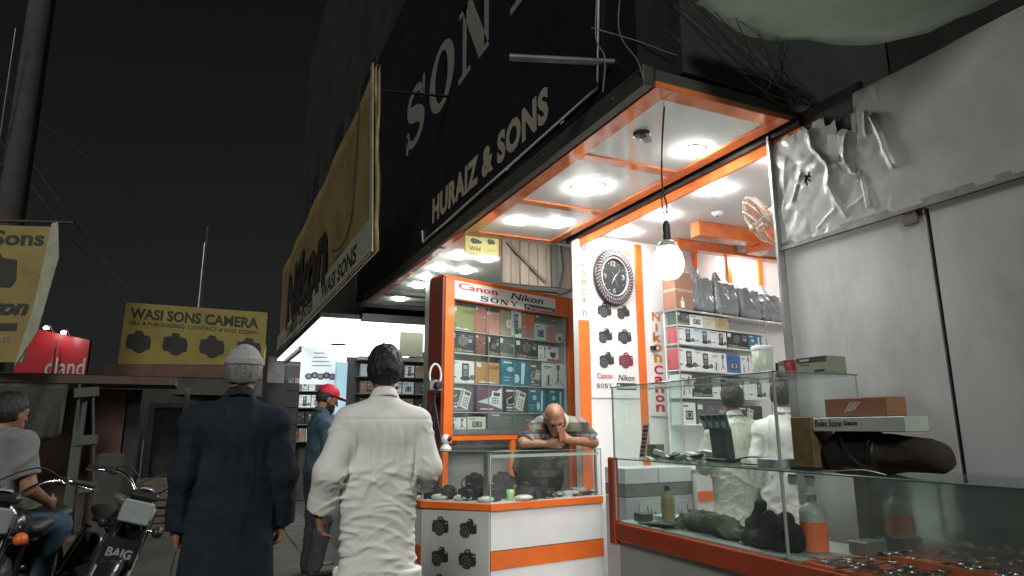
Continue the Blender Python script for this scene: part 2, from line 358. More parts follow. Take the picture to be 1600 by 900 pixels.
def sdf_mesh(f, lo, hi, h):
    lo = A(lo); hi = A(hi); S = 4; n = (np.ceil((hi-lo)/(h*S))).astype(int)+1
    g = [lo[i]+np.arange(n[i])*h*S for i in range(3)]
    G = np.stack(np.meshgrid(*g, indexing='ij'), -1).reshape(-1, 3); V = f(G).reshape(n)
    N = (n-1)*S+1
    near = np.abs(V) < h*S*1.9+.012
    nb = near.copy()
    for ax in range(3):
        nb |= np.roll(near, 1, ax) | np.roll(near, -1, ax)
    cell = nb[:-1, :-1, :-1]
    F = np.repeat(np.repeat(np.repeat(V, S, 0), S, 1), S, 2)[:N[0], :N[1], :N[2]].copy()
    mk = np.zeros(N, bool); c3 = np.repeat(np.repeat(np.repeat(cell, S, 0), S, 1), S, 2)
    mk[:c3.shape[0], :c3.shape[1], :c3.shape[2]] = c3
    idx = np.argwhere(mk); F[mk] = f(lo+idx*h)
    F[0] = F[-1] = 1; F[:, 0] = F[:, -1] = 1; F[:, :, 0] = F[:, :, -1] = 1
    s = F < 0
    cnt = np.zeros(tuple(N-1), np.int8)
    for a in (0, 1):
        for b in (0, 1):
            for c in (0, 1): cnt += s[a:N[0]-1+a, b:N[1]-1+b, c:N[2]-1+c]
    act = (cnt > 0) & (cnt < 8); ci = np.argwhere(act); vid = -np.ones(tuple(N-1), np.int64); vid[act] = np.arange(len(ci))
    acc = np.zeros((len(ci), 3)); num = np.zeros(len(ci))
    cs = [(a, b, c) for a in (0, 1) for b in (0, 1) for c in (0, 1)]
    for p in cs:
        for ax in range(3):
            if p[ax]: continue
            q = list(p); q[ax] = 1
            fa = F[tuple((ci+p).T)]; fb = F[tuple((ci+q).T)]; m = (fa < 0) != (fb < 0)
            t = np.where(m, fa/(fa-fb+1e-20), 0); pt = np.repeat(A(p)[None], len(ci), 0); pt[:, ax] += t
            acc[m] += pt[m]; num[m] += 1
    vs = lo+(ci+acc/num[:, None])*h; quads = []
    for ax in range(3):
        sl0 = [slice(None)]*3; sl1 = [slice(None)]*3; sl0[ax] = slice(0, -1); sl1[ax] = slice(1, None)
        e = np.argwhere(s[tuple(sl0)] != s[tuple(sl1)]); b, c = (ax+1) % 3, (ax+2) % 3
        e = e[(e[:, b] > 0) & (e[:, c] > 0) & (e[:, b] < N[b]-1) & (e[:, c] < N[c]-1)]
        ob = np.zeros(3, int); ob[b] = 1; oc = np.zeros(3, int); oc[c] = 1
        q = np.stack([vid[tuple(x.T)] for x in (e-ob-oc, e-oc, e, e-ob)], 1)
        flip = ~s[tuple(e.T)]; q[flip] = q[flip][:, ::-1]; quads.append(q)
    return vs, np.concatenate(quads)
def sdf_object(name, f, lo, hi, h, m, parent=None):
    vs, q = sdf_mesh(f, lo, hi, h)
    me = bpy.data.meshes.new(name); me.vertices.add(len(vs)); me.vertices.foreach_set('co', vs.astype(np.float32).ravel())
    me.loops.add(q.size); me.loops.foreach_set('vertex_index', q.ravel().astype(np.int32)); me.polygons.add(len(q))
    me.polygons.foreach_set('loop_start', np.arange(0, q.size, 4, dtype=np.int32)); me.polygons.foreach_set('loop_total', np.full(len(q), 4, np.int32))
    me.polygons.foreach_set('use_smooth', np.ones(len(q), bool)); me.update(calc_edges=True); me.validate(); me.materials.append(m)
    o = bpy.data.objects.new(name, me); col.objects.link(o)
    if parent is not None: o.parent = parent
    return o

def rotm(yaw=0., pitch=0., roll=0.):
    """columns: right, forward, up of a head; yaw turns left, pitch nods down, roll tips"""
    return np.array((Matrix.Rotation(yaw, 3, 'Z') @ Matrix.Rotation(-pitch, 3, 'X') @ Matrix.Rotation(roll, 3, 'Y')))
STAND = dict(pelvis=(0, 0, .95), belly=(0, .01, 1.08), chest=(0, 0, 1.27), neck=(0, -.012, 1.46), head=(0, .025, 1.615),
             shL=(-.168, -.01, 1.345), elL=(-.225, -.04, 1.12), wrL=(-.24, .03, .885), shR=(.168, -.01, 1.345), elR=(.225, -.04, 1.12), wrR=(.25, .03, .885),
             hiL=(-.09, 0, .92), knL=(-.10, .03, .50), anL=(-.10, -.02, .085), toL=(-.12, .15, .03),
             hiR=(.09, 0, .92), knR=(.10, .03, .50), anR=(.10, -.02, .085), toR=(.12, .15, .03))
class Fig:
    def __init__(s, joints=None, hm=(0, 0, 0), handL=None, handR=None, girth=1.0, ears=True):
        s.J = {k: A(v) for k, v in {**STAND, **(joints or {})}.items()}; s.M = rotm(*hm); s.g = girth; s.hand = {'L': handL, 'R': handR}
    def head_pt(s, x, y, z): return s.J['head']+s.M@A((x, y, z))
    def head(s, P):
        M = s.M; H = s.head_pt
        d = f_ell(P, H(0, -.012, .03), (.076, .096, .088), M)
        d = smin(d, f_ell(P, H(0, .022, -.035), (.060, .068, .085), M), .035)
        d = smin(d, f_cap(P, H(-.02, .068, -.09), H(.02, .068, -.09), .018, .018), .03)
        d = smin(d, f_cap(P, H(-.035, .078, .022), H(.035, .078, .022), .014, .014), .016)      # brow
        d = smin(d, f_cap(P, H(0, .092, .01), H(0, .112, -.030), .008, .014), .010)             # nose
        d = smin(d, f_cap(P, H(-.02, .088, -.062), H(.02, .088, -.062), .009, .009), .008)       # lips
        for x in (-1, 1):
            d = smax(d, -f_ell(P, H(x*.032, .096, .004), (.019, .014, .012), M), .012)         # eye hollows
            d = smin(d, f_ell(P, H(x*.032, .078, .003), (.013, .013, .011), M), .004)
            d = smin(d, f_ell(P, H(x*.080, -.008, -.012), (.010, .020, .034), M), .010)        # ears
            d = smax(d, -f_ell(P, H(x*.091, .0, -.012), (.006, .010, .018), M), .006)
        return d
    def fingers(s, P, sd, d):
        J = s.J; w = J['wr'+sd]; e = J['el'+sd]; sg = -1 if sd == 'L' else 1
        o = s.hand[sd] or {}
        f = A(o.get('dir', (w-e))); f = f/np.linalg.norm(f)
        side = A(o.get('thumb', (0, 1, 0))); side = side-f*(side@f); side /= np.linalg.norm(side); nrm = np.cross(f, side); nrm *= o.get('flip', 1)*sg
        curl = o.get('curl', .7)
        pc = w+f*.05
        d = smin(d, f_cap(P, w+f*.005, w+f*.055, .024, .022), .02)
        for k in range(4):
            off = (1.5-k)*.0195
            base = w+f*.082+side*off; d = smin(d, f_cap(P, w+f*.015+side*off*.6, base, .016, .0115), .012)
            L = (.040, .046, .043, .033)[k]; c1 = curl*(.55+.1*k); dirn = f*math.cos(c1)-nrm*math.sin(c1); p1 = base+dirn*L
            c2 = c1+curl*.9; dir2 = f*math.cos(c2)-nrm*math.sin(c2); p2 = p1+dir2*L*.85
            d = smin(d, np.minimum(f_cap(P, base, p1, .0098, .0088), f_cap(P, p1, p2, .0088, .0068)), .003)
        t0 = w+f*.028+side*.026; t1 = t0+(f*.7+side*.65-nrm*.25)*.042; t2 = t1+(f*.9+side*.15-nrm*.35)*.034
        d = smin(d, np.minimum(f_cap(P, t0, t1, .0135, .0105), f_cap(P, t1, t2, .0105, .008)), .005)
        return d
    def torso(s, P, o=0.):
        J = s.J; g = s.g; ax = J['shR']-J['shL']; upv = J['chest']-J['pelvis']; fr = np.cross(upv, ax); fr = fr/np.linalg.norm(fr)
        d = f_ecap(P, J['pelvis'], J['belly'], .155*g+o, .15*g+o, fr, .68)
        d = smin(d, f_ecap(P, J['belly'], J['chest'], .15*g+o, .165*g+o, fr, .66), .05)
        d = smin(d, f_cap(P, J['shL'], J['shR'], .054+o, .054+o), .06)
        return d
    def limbs(s, P, o=0., arms=True, legs=True):
        J = s.J; d = np.full(len(P), 9.)
        for k in 'LR':
            if arms:
                d = np.minimum(d, smin(f_cap(P, J['sh'+k], J['el'+k], .056+o, .043+o), f_cap(P, J['el'+k], J['wr'+k], .043+o, .027+o), .02))
            if legs:
                d = smin(d, smin(f_cap(P, J['hi'+k], J['kn'+k], .088*s.g+o, .056+o), f_cap(P, J['kn'+k], J['an'+k], .056+o, .036+o), .03), .02)
        return d
    def body(s, P):
        J = s.J
        d = smin(s.torso(P, -.012), s.limbs(P), .03)
        d = smin(d, f_cap(P, J['neck']-(J['neck']-J['chest'])*.15, s.head_pt(0, -.02, -.06), .056, .052), .03)
        m = ((P-J['head'])**2).sum(1) < .32**2; d[m] = smin(d[m], s.head(P[m]), .02)
        for k in 'LR':
            m = ((P-J['wr'+k])**2).sum(1) < .26**2; d[m] = s.fingers(P[m], k, d[m])
            d = smin(d, f_cap(P, J['an'+k]-(0, 0, .035), J['to'+k], .036, .03), .02)
        return d
    def box(s, pad=.16):
        a = np.array(list(s.J.values())); return a.min(0)-pad, a.max(0)+pad
def folds(P, seed, spec):
    """spec rows: (scale xyz, amplitude, ridge?)"""
    d = np.zeros(len(P))
    W = vnoise(P*A((3.1, 3.1, 2.3))+seed)-.5
    for (sx, sy, sz), amp, ridge in spec:
        tilt = ridge if not isinstance(ridge, bool) else 0.0
        Q = P.copy(); Q[:, 2] = P[:, 2]+tilt*P[:, 0]
        n = vnoise(Q*A((sx, sy, sz))+W[:, None]*1.3+seed*1.7)
        if ridge is not False: n = 1-np.abs(2*n-1); n = n**4
        d -= amp*(n-.25)
    return d
def creases(P, segs):
    """pulled folds of cloth: each row x0, z0, x1, z1, width, height of the ridge"""
    d = np.zeros(len(P)); X = P[:, 0]; Z = P[:, 2]
    for x0, z0, x1, z1, w, amp in segs:
        pad = w*3; m = (X > min(x0, x1)-pad) & (X < max(x0, x1)+pad) & (Z > min(z0, z1)-pad) & (Z < max(z0, z1)+pad)
        if not m.any(): continue
        ax, az = x1-x0, z1-z0; L2 = ax*ax+az*az; t = ((X[m]-x0)*ax+(Z[m]-z0)*az)/L2; s = ((X[m]-x0)*az-(Z[m]-z0)*ax)/math.sqrt(L2)+.10*math.sqrt(L2)*np.sin(t*3.1)*(1 if amp > 0 else -1)
        tc = np.clip(t, 0, 1); d[m] -= amp*np.exp(-(s/w)**2)*np.sin(np.pi*(.06+.88*tc))*(1-np.clip(np.abs(t-tc)*6, 0, 1))
    return d
def shirt_creases(seed, z0=.58, z1=1.12, n=70, yoke=1.365, down=9, soft=1.0):
    r = random.Random(seed); S = []
    for k in range(down):
        x = -.19+.38*(k+.5)/down+r.uniform(-.012, .012); L = r.uniform(.22, .48); S.append((x, yoke-.01, x*r.uniform(.75, 1.0)+r.uniform(-.03, .03), yoke-L, r.uniform(.011, .018), soft*r.uniform(.006, .010)))
    for k in range(n):
        x = r.uniform(-.22, .22); z = r.uniform(z0, z1); a = r.gauss(.25 if x < 0 else -.25, .35); L = r.uniform(.05, .19)*(1 if k % 3 else 1.5)
        S.append((x-L/2*math.cos(a), z-L/2*math.sin(a), x+L/2*math.cos(a), z+L/2*math.sin(a), r.uniform(.007, .013), soft*r.choice((1, 1, -.8))*r.uniform(.003, .006)))
    for k in range(26):
        s = -1 if k % 2 else 1; x = s*r.uniform(.20, .32); z = r.uniform(.95, 1.36); a = r.gauss(-s*.6, .3); L = r.uniform(.05, .13); S.append((x-L/2*math.cos(a), z-L/2*math.sin(a), x+L/2*math.cos(a), z+L/2*math.sin(a), .010, soft*r.uniform(.003, .006)))
    return S
def eyes(fig, p):
    for x in (-1, 1):
        c = fig.head_pt(x*.032, .0835, .003)
        MB().ell(c, (.0105, .0085, .0095), n=8).build('eye', MATS.get('eye_dark') or mat('eye_dark', (.03, .02, .016), .15), p)
def hair_cut(fig, back=-.07, front=.055, thick=.013, bald=False, rough=.006, top=.016):
    M = fig.M; H = fig.head_pt
    def f(P):
        d = f_ell(P, H(0, -.014, .032), (.078+thick, .098+thick, .090+top), M)
        d = smin(d, f_ell(P, H(0, -.035, -.01), (.074+thick*.6, .070+thick, .085), M), .03)
        Q = (P-fig.J['head'])@M
        d = d-rough*(vnoise(P*A((70, 70, 26)))-.5)*2
        line = np.where(Q[:, 1] > -.005, (.045-(.055-Q[:, 1])*.9), back+.02*np.abs(Q[:, 0])/.08)       # lower edge of the hair, front to back
        line = np.where(Q[:, 1] > .05, .06, line)
        d = smax(d, line-Q[:, 2], .008); d = smax(d, Q[:, 1]-front-.03-.25*np.maximum(Q[:, 2]-.05, 0), .01)
        if bald: d = smax(d, Q[:, 2]-.045-np.minimum(0, Q[:, 1])*.25, .012)
        return d
    return f
def head_box(fig, pad=.17): c = fig.J['head']; return c-pad, c+pad
def make_person(label, fig, loc, rz, h=.008, scale=1.0, group=None, skin=None):
    lo, hi = fig.box(); lo[2] = -.01
    p = sdf_object('person', fig.body, lo, hi, h, skin or SKIN)
    p.location = loc; p.rotation_euler = (0, 0, rz); p.scale = (scale,)*3
    return tag(p, label, 'person', group)
def kurta(fig, hem, flare, seed, slv=.05, slv_end=.062, spec=None, collar=True, o=.03, cut=0.05, split=0.0, yoke=None, cr=None, cuff=False):
    J = fig.J
    def f(P):
        d = fig.torso(P, o)
        ax = (J['shR']-J['shL']); ax = ax/np.linalg.norm(ax); fr = np.cross(J['chest']-J['pelvis'], ax); fr = fr/np.linalg.norm(fr)
        hb = A((J['pelvis'][0], J['pelvis'][1], hem-.25)) if not isinstance(flare, dict) else A(flare['at'])
        rad = flare if not isinstance(flare, dict) else flare['r']
        d = smin(d, f_ecap(P, J['belly'], hb, .17*fig.g+o*.6, rad, fr, .66), .06)
        for k in 'LR':
            d = smin(d, f_cap(P, J['neck']-A((0, 0, .02)), J['sh'+k], .058, .048+o*.5), .03)
            w = J['wr'+k]; e = J['el'+k]; wd = (w-e)/np.linalg.norm(w-e); we = w-wd*cut
            s_ = smin(f_cap(P, J['sh'+k], e, .058+slv*.25, .046+slv*.35), f_cap(P, e, we, .046+slv*.35, slv_end), .03)
            cb = we-wd*.055; s_ = np.minimum(s_, f_cap(P, cb, we, slv_end+.005, slv_end+.006)) if cuff else s_
            s_ = smax(s_, (P-we)@wd, .004)
            d = smin(d, s_, .014)
        side = ((P-J['pelvis'])@ax)
        hl = hem+.10*np.clip(np.abs(side)/.25, 0, 1)**2.5*split
        d = smax(d, hl-P[:, 2], .012)
        sp = spec or [((9, 7, 1.5), .018, True), ((5, 4, 8), .014, .6), ((8, 8, 17), .009, -.7)]
        low = np.clip((1.30-P[:, 2])/.35, 0, 1)
        d = d+folds(P, seed, sp[:1])*(1-.6*low)+folds(P, seed+3, sp[1:])*(.25+.75*low)
        if cr: d = d+creases(P, cr)
        if yoke: d = d+.004*np.exp(-((P[:, 2]-yoke)/.006)**2)
        if collar:
            n0 = J['neck']; c = n0+A((0, .004, .028)); r = np.linalg.norm((P-c)[:, :2]*A((1, .95)), axis=1)+.5*(P[:, 2]-c[2])
            ring = np.maximum(np.abs(r-.066)-.006, np.abs(P[:, 2]-c[2]-.008+.25*(P[:, 1]-c[1]))-.028)
            d = smin(d, ring, .006)
        return d
    return f
def trousers(fig, seed, w=.03, spec=None, top=None, cuff=None):
    J = fig.J
    def f(P):
        d = smin(fig.limbs(P, w, arms=False), f_ecap(P, J['pelvis']-(0, 0, .02), J['pelvis']+(0, 0, .05), .165*fig.g+w*.4, .15*fig.g+w*.4, (0, 1, 0), .7), .05)
        d = d+folds(P, seed, spec or [((8, 8, 2.5), .014, True), ((8, 8, 11), .010, True)])
        if cuff is not None: d = smax(d, cuff-P[:, 2], .01)
        else:
            for k in 'LR': d = smax(d, .02-(np.linalg.norm(P-J['an'+k]-(0, 0.03, -.06), axis=1)-.02), .01)
        if top: d = smax(d, P[:, 2]-top, .01)
        return d
    return f
# ------------------------------------------------------------------ ground and paving
PAVE = mat('worn_paving', (.058, .06, .052), .7, var=.35, scale=2.5, bump=.25, bscale=18, dirt=.5)
PAVED = mat('paving_bed', (.035, .036, .032), .85, var=.3, scale=3, dirt=.3)
g = MB(); g.b2((-90, -40, -.3), (90, 130, -.012)); ground = struct('ground', g, PAVED)
pv = MB(); pv.b2((-1.9, 1.0, -.011), (1.65, 16, -.003)); pavement = struct('pavement', pv, PAVED)
tm = None
for i in range(8):
    for j in range(16):
        if tm is None:
            t = MB().box((0, 0, 0), (.405, .405, .02), bev=.006).build('paving_slab', PAVE, pavement); tm = t.data
        else:
            t = bpy.data.objects.new('paving_slab', tm); col.objects.link(t); t.parent = pavement
        t.location = (-1.65+i*.418, 5.6+j*.418+(.05 if i % 2 else 0), -.002+random.uniform(-.003, .003)); t.rotation_euler = (random.uniform(-.008, .008), random.uniform(-.008, .008), 0)
SHOPF = mat('shop_floor_tile', (.42, .41, .39), .25, var=.1, scale=4)
fl = MB(); fl.b2((2.3, 2.45, .0), (7.2, 9.6, .06)); shop_floor = struct('floor', fl, SHOPF)

# ------------------------------------------------------------------ the camera shop: ceiling, walls
cl = MB(); cl.b2((3.20, 2.90, 3.22), (7.2, 5.75, 3.30)); ceiling_in = struct('ceiling_inside', cl, WHITEW)
ca = MB(); ca.b2((2.12, 2.68, 3.235), (3.18, 5.72, 3.30)); canopy = struct('canopy_ceiling', ca, BEAM)
# three gloss panels in an orange grid
bands = [2.68, 3.69, 4.70, 5.70]
def band(x0, x1, y0, y1): MB().b2((x0, y0, 3.195), (x1, y1, 3.235), bev=.003).build('orange_band', ORANGEB, canopy)
band(2.12, 2.24, 2.68, 5.72); band(3.03, 3.13, 2.68, 5.72)
for k, y in enumerate(bands): band(2.2405, 3.0295, y+.0 if k == 0 else y-.05, y+.11 if k == 0 else y+.05 if k < 3 else y+.02)
for k in range(3):
    MB().b2((2.2405, bands[k]+(.1105 if k == 0 else .0505), 3.208), (3.0295, bands[k+1]-.0505, 3.234)).build('gloss_panel', GLOSSC, canopy)
ob = MB(); ob.b2((3.18, 2.66, 3.17), (3.215, 5.6, 3.26)); struct('door_track', ob, DARKM)
ol = MB(); ol.b2((3.216, 2.66, 3.10), (3.235, 5.42, 3.22)); struct('door_lintel', ol, ORANGEB)
sw = MB(); sw.b2((3.19, 5.40, .06), (7.2, 5.50, 3.22)); side_wall = struct('wall_side', sw, WHITEW)
bw = MB(); bw.b2((6.9, 2.45, .06), (7.0, 5.4, 3.22)); struct('wall_back', bw, WHITEW)
nw = MB(); nw.b2((3.26, 2.40, .0), (6.9, 2.5, 3.12)); struct('wall_near', nw, WHITEW)
# far bay beyond the side wall
fc = MB(); fc.b2((2.08, 5.74, 3.215), (4.6, 10.2, 3.30)); ceiling_far = struct('ceiling_far_bay', fc, GLOSSC)
for k in range(7):
    MB().b2((2.085, 5.76+k*.62, 3.20), (2.16, 6.30+k*.62, 3.214)).build('orange_edge_strip', ORANGEB, ceiling_far)
for k in range(6):
    y = 8.0+k*.36
    MB().b2((2.17, y, 3.198), (4.4, y+.012, 3.2145)).build('ceiling_joint', BEAM, ceiling_far)
fb = MB(); fb.b2((4.5, 5.5, 0), (4.6, 10.2, 3.2)); struct('wall_far_bay', fb, mat('far_bay_wall', (.35, .36, .34), .6))
# orange drop beams on the inside ceiling
t = thing('ceiling_beam', 'orange and white stepped drop beams on the inside shop ceiling', 'ceiling beam')
for a, b in (((4.0, 4.55, 3.08), (4.75, 4.67, 3.218)), ((4.751, 4.2, 3.02), (4.95, 4.75, 3.218)), ((4.2, 5.1, 3.12), (6.8, 5.2, 3.218)), ((4.952, 4.3, 3.08), (6.8, 4.42, 3.218)), ((5.9, 4.43, 3.12), (6.0, 5.09, 3.218))):
    MB().b2(a, b, bev=.004).build('orange_beam', ORANGEB, t)
MB().b2((4.96, 4.45, 3.15), (5.88, 5.08, 3.218)).build('grey_panel', mat('grey_ceiling_panel', (.4, .4, .4), .4), t)

# ------------------------------------------------------------------ building above the shops and its dark face
bd = thing('shop_building', 'dark sooty upper storey above the shop signs', 'building')
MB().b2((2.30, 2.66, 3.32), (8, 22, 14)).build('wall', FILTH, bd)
for y, z in ((10.5, 6.4), (13.5, 6.6), (17, 6.8)):
    w = MB().b2((2.2, y, z), (2.298, y+1.2, z+1.4)).build('window', mat('dark_window', (.02, .022, .025), .2), bd)
    MB().b2((2.12, y-.1, z-.12), (2.298, y+1.3, z-.005)).build('sill', CONC, w)
# fascia beam under the sign
fs = thing('fascia_beam', 'grey green metal beam between sign and orange canopy', 'beam')
MB().b2((2.045, 2.69, 3.203), (2.118, 9.8, 3.325), bev=.006).build('beam', BEAM, fs)
for k in range(7): MB().cyl((2.044, 3.0+k*.9, 3.26), (2.037, 3.0+k*.9, 3.26), .008, n=8).build('screw', ALU, fs)

# ------------------------------------------------------------------ dark navy sign over the shop
sg = thing('shop_sign', 'dark navy sign reading SONY and HURAIZ & SONS over the shop', 'sign')
MB().b2((2.055, 2.75, 3.337), (2.29, 10.5, 7.2)).build('board', NAVY, sg)
F = Frame((2.055, 10.5, 0), (0, -1, 0), (0, 0, 1), (-1, 0, 0))      # x runs towards the camera
S = lambda Y: 10.5-Y
m_ = MB(); slab_sony(m_, F, S(7.78), 4.74, 4.0, .80, PALEV, .004); m_.build('large_lettering', PALEV, sg)
m_ = MB(); put_text(m_, F, 'HURAIZ & SONS', S(6.52), 3.50, 2.70, .285, CREAM, .004, bold=.05, space=1.08); m_.build('small_lettering', CREAM, sg)
fr_ = MB(); fr_.tube([F(S(3.02), 6.6, .01), F(S(3.10), 4.2, .01), F(S(3.15), 3.41, .012), F(S(6.82), 3.37, .012), F(S(6.86), 3.52, .01)], .011, 6); fr_.build('edge_rope', mat('pale_rope', (.5, .5, .47), .6), sg)
for k in range(4): MB().cyl(F(S(3.6+k*.9), 3.40, .0), F(S(3.6+k*.9), 3.36, .03), .006, n=6).build('eyelet', ALU, sg)

# ------------------------------------------------------------------ yellow banner that juts out further along
nb = thing('shop_banner', 'long dirty yellow banner with big Nikon lettering along the street', 'banner')
bx = 1.25
def nik_top(y): return 4.86-.02*(y-5.6)
gm = MB(); ny = 40
vs = []; fs_ = []
for i in range(ny+1):
    for j in range(9):
        y = 5.62+(14.6-5.62)*i/ny; z = 2.90+(nik_top(y)-2.90)*j/8
        y2 = y+(.34*(j/8) if i == 0 else 0)*1.0
        vs.append((bx+.018*math.sin(y*3.1+j)*math.sin(j*.7), y2, z))
vs += [(x+.03, y, z) for x, y, z in vs]
n1 = (ny+1)*9
for i in range(ny):
    for j in range(8):
        a = i*9+j; fs_.append((a, a+1, a+10, a+9)); fs_.append((n1+a, n1+a+9, n1+a+10, n1+a+1))
for j in range(8): fs_.append((j, n1+j, n1+j+1, j+1)); a = ny*9+j; fs_.append((a, a+1, n1+a+1, n1+a))
for i in range(ny): a = i*9; fs_.append((a, a+9, n1+a+9, n1+a)); a += 8; fs_.append((a, n1+a, n1+a+9, a+9))
gm.add(vs, fs_, None, True); gm.build('flex_sheet', YELLOWD, nb)
F = Frame((bx-.025, 14.6, 0), (0, -1, 0), (0, 0, 1), (-1, 0, 0)); S = lambda Y: 14.6-Y
MB().prism([(S(14.4), 2.905), (S(5.64), 2.905), (S(5.70), 3.25), (S(14.4), 3.22)], F, .0, .002).build('pale_band', CREAMF, nb)
m_ = MB(); put_text(m_, F, 'Nikon', S(12.9), 3.12, 4.6, 1.10, BLACK, .004, bold=.045); m_.build('large_lettering', BLACK, nb)
m_ = MB(); put_text(m_, F, 'WASI SONS', S(8.55), 2.955, 2.2, .20, BLACK, .004, bold=.03); m_.build('small_lettering', BLACK, nb); m_ = MB(); put_text(m_, F, 'CAMERA CENTER', S(12.6), 2.955, 3.3, .20, BLACK, .004, bold=.03); m_.build('small_lettering', BLACK, nb)
MB().prism([(S(5.72), 2.88), (S(5.60), 2.88), (S(5.93), 4.90), (S(6.02), 4.90)], F, .001, .012).build('hem', CREAMF, nb)
MB().tube([F(0.2, -.0+2.90, .004), F(4, 2.89, .006), F(S(5.62), 2.893, .006)], .014, 6).build('bottom_hem', mat('banner_piping', (.45, .43, .34), .6), nb)
MB().tube(spline([F(S(6.55), 4.75, .006), F(S(6.62), 4.1, .006), F(S(6.7), 3.5, .008), F(S(7.2), 3.33, .008), F(S(7.9), 3.45, .006)], 6), .007, 5).build('loose_wire', RUBBER, nb)
for y in (5.9, 9.0, 12.0): MB().tube([(bx+.03, y, 4.6), (2.05, y+.1, 4.75)], .015, 6).build('stay', DARKM, nb)

# ------------------------------------------------------------------ right hand wall of sheets beside the showcase
PANEL = mat('white_wall_sheet', (.44, .45, .45), .42, var=.13, scale=3.2, bump=.16, bscale=4.5, dirt=.40, stretch=(1, 1, .45))
PANEL2 = mat('grey_plastic_sheet', (.42, .45, .43), .34, var=.16, scale=2.6, bump=.12, bscale=7, dirt=.18)
wall = thing('sheet_wall', 'white sheet wall of the neighbouring stall behind the glass showcase', 'wall')
MB().b2((3.22, 2.0, .0), (3.26, 2.90, 2.43)).build('panel', PANEL, wall)
MB().b2((3.215, .2, .0), (3.255, 1.972, 2.43)).build('panel', PANEL, wall)
MB().b2((3.245, 1.973, .0), (3.27, 1.999, 2.43)).build('seam_strip', BLACK, wall)
m_ = MB(); m_.b2((3.19, .2, 2.425), (3.218, 2.93, 2.445)); m_.b2((3.205, .2, 2.446), (3.219, 2.93, 2.475)); m_.build('rail', mat('dirty_rail', (.22, .215, .19), .6, var=.5, dirt=.7), wall)
MB().b2((3.20, 2.03, 2.36), (3.219, 2.10, 2.424)).build('torn_tape', mat('brown_tape', (.13, .10, .07), .5), wall)
MB().b2((3.17, 2.901, .9), (3.23, 2.918, 3.2)).build('edge_angle', ALU, wall)
# crumpled plastic sheet above the rail
RIDGES = [([(2.60, 3.10), (2.585, 2.98), (2.53, 2.90), (2.49, 2.84), (2.50, 2.72), (2.46, 2.60), (2.42, 2.52)], .030, .016),
          ([(2.49, 2.84), (2.42, 2.83), (2.36, 2.80)], .016, .02), ([(2.36, 2.98), (2.39, 2.86), (2.36, 2.76), (2.30, 2.70), (2.28, 2.52)], .022, .010),
          ([(2.24, 3.06), (2.24, 2.93)], .020, .012), ([(2.20, 3.02), (2.16, 2.90), (2.14, 2.80), (2.11, 2.70)], .032, .016),
          ([(2.70, 2.86), (2.74, 2.80), (2.78, 2.72)], .02, .012), ([(2.66, 2.78), (2.72, 2.80), (2.76, 2.86)], -.018, .012),
          ([(2.62, 2.50), (2.54, 2.55), (2.50, 2.57)], .012, .01), ([(2.40, 2.55), (2.32, 2.58)], .012, .01), ([(2.26, 2.60), (2.25, 2.50)], .012, .008),
          ([(2.80, 3.0), (2.86, 2.7), (2.84, 2.5)], .012, .03)]
def segd(p, a, b):
    ax, ay = b[0]-a[0], b[1]-a[1]; t = max(0, min(1, ((p[0]-a[0])*ax+(p[1]-a[1])*ay)/(ax*ax+ay*ay+1e-9)))
    return math.hypot(p[0]-a[0]-t*ax, p[1]-a[1]-t*ay)
def sheet_top(y):
    if y > 2.5: return 3.16-.035*abs(mnoise.noise((y*14, 0, 0)))*2-.02*abs(mnoise.noise((y*45, 3, 0)))
    if y > 2.3: return 3.11+.02*math.sin(y*40)-(.10 if 2.33 < y < 2.43 else 0)
    return 3.205+.003*math.sin(y*9)
CRUMP = [(math.cos(t), math.sin(t), f, o_) for t, f, o_ in ((.3, 4.1, .1), (1.1, 5.3, .5), (1.9, 6.7, .2), (2.6, 8.9, .8), (.8, 11.3, .35), (2.2, 3.3, .6))]
ni, nj = 230, 90; vs = []
for i in range(ni+1):
    y = 2.905-i*(2.905-.3)/ni if i < 0 else (2.905-1.0*i/180 if i <= 180 else 1.905-(i-180)*.032)
    zt = sheet_top(y)
    for j in range(nj+1):
        z = 2.447+(zt-2.447)*j/nj; d = 0
        for pts, amp, w in RIDGES:
            dd = min(segd((y, z), pts[k], pts[k+1]) for k in range(len(pts)-1))
            if dd < w*5: d += amp*math.exp(-abs(dd/w)*1.25)
        wg = .12+.88*min(1, max(0, (y-2.18)/.35))
        for ca, sa, fq, of in CRUMP: ph = ((y*ca+z*sa)*fq+of+.25*mnoise.noise((y*4, z*4, of))) % 1; d += wg*(.034/fq)*(abs(ph-.5)*2-.5)
        d += .008*mnoise.noise((y*7, z*7, 1.3))*(1 if y > 2.1 else .4)+.004*mnoise.noise((y*21, z*21, 4.3))*(1 if y > 2.15 else .2)
        ss = math.hypot(y-2.66, z-2.80); 
        vs.append((3.205-abs(d) if d > 0 else 3.205-d*.3, y, z))
fs_ = [(i*(nj+1)+j, i*(nj+1)+j+1, (i+1)*(nj+1)+j+1, (i+1)*(nj+1)+j) for i in range(ni) for j in range(nj)
       if not (math.hypot((vs[i*(nj+1)+j][1]-2.665), (vs[i*(nj+1)+j][2]-2.815)*.8) < .024+.030*mnoise.noise((2.2*math.cos(math.atan2(vs[i*(nj+1)+j][2]-2.815, vs[i*(nj+1)+j][1]-2.665)), 2.2*math.sin(math.atan2(vs[i*(nj+1)+j][2]-2.815, vs[i*(nj+1)+j][1]-2.665)), 1.7)))]
o = MB().add(vs, fs_, None, True).build('crumpled_sheet', PANEL2, wall); md = o.modifiers.new('thickness', 'SOLIDIFY'); md.thickness = .003; md.offset = 1
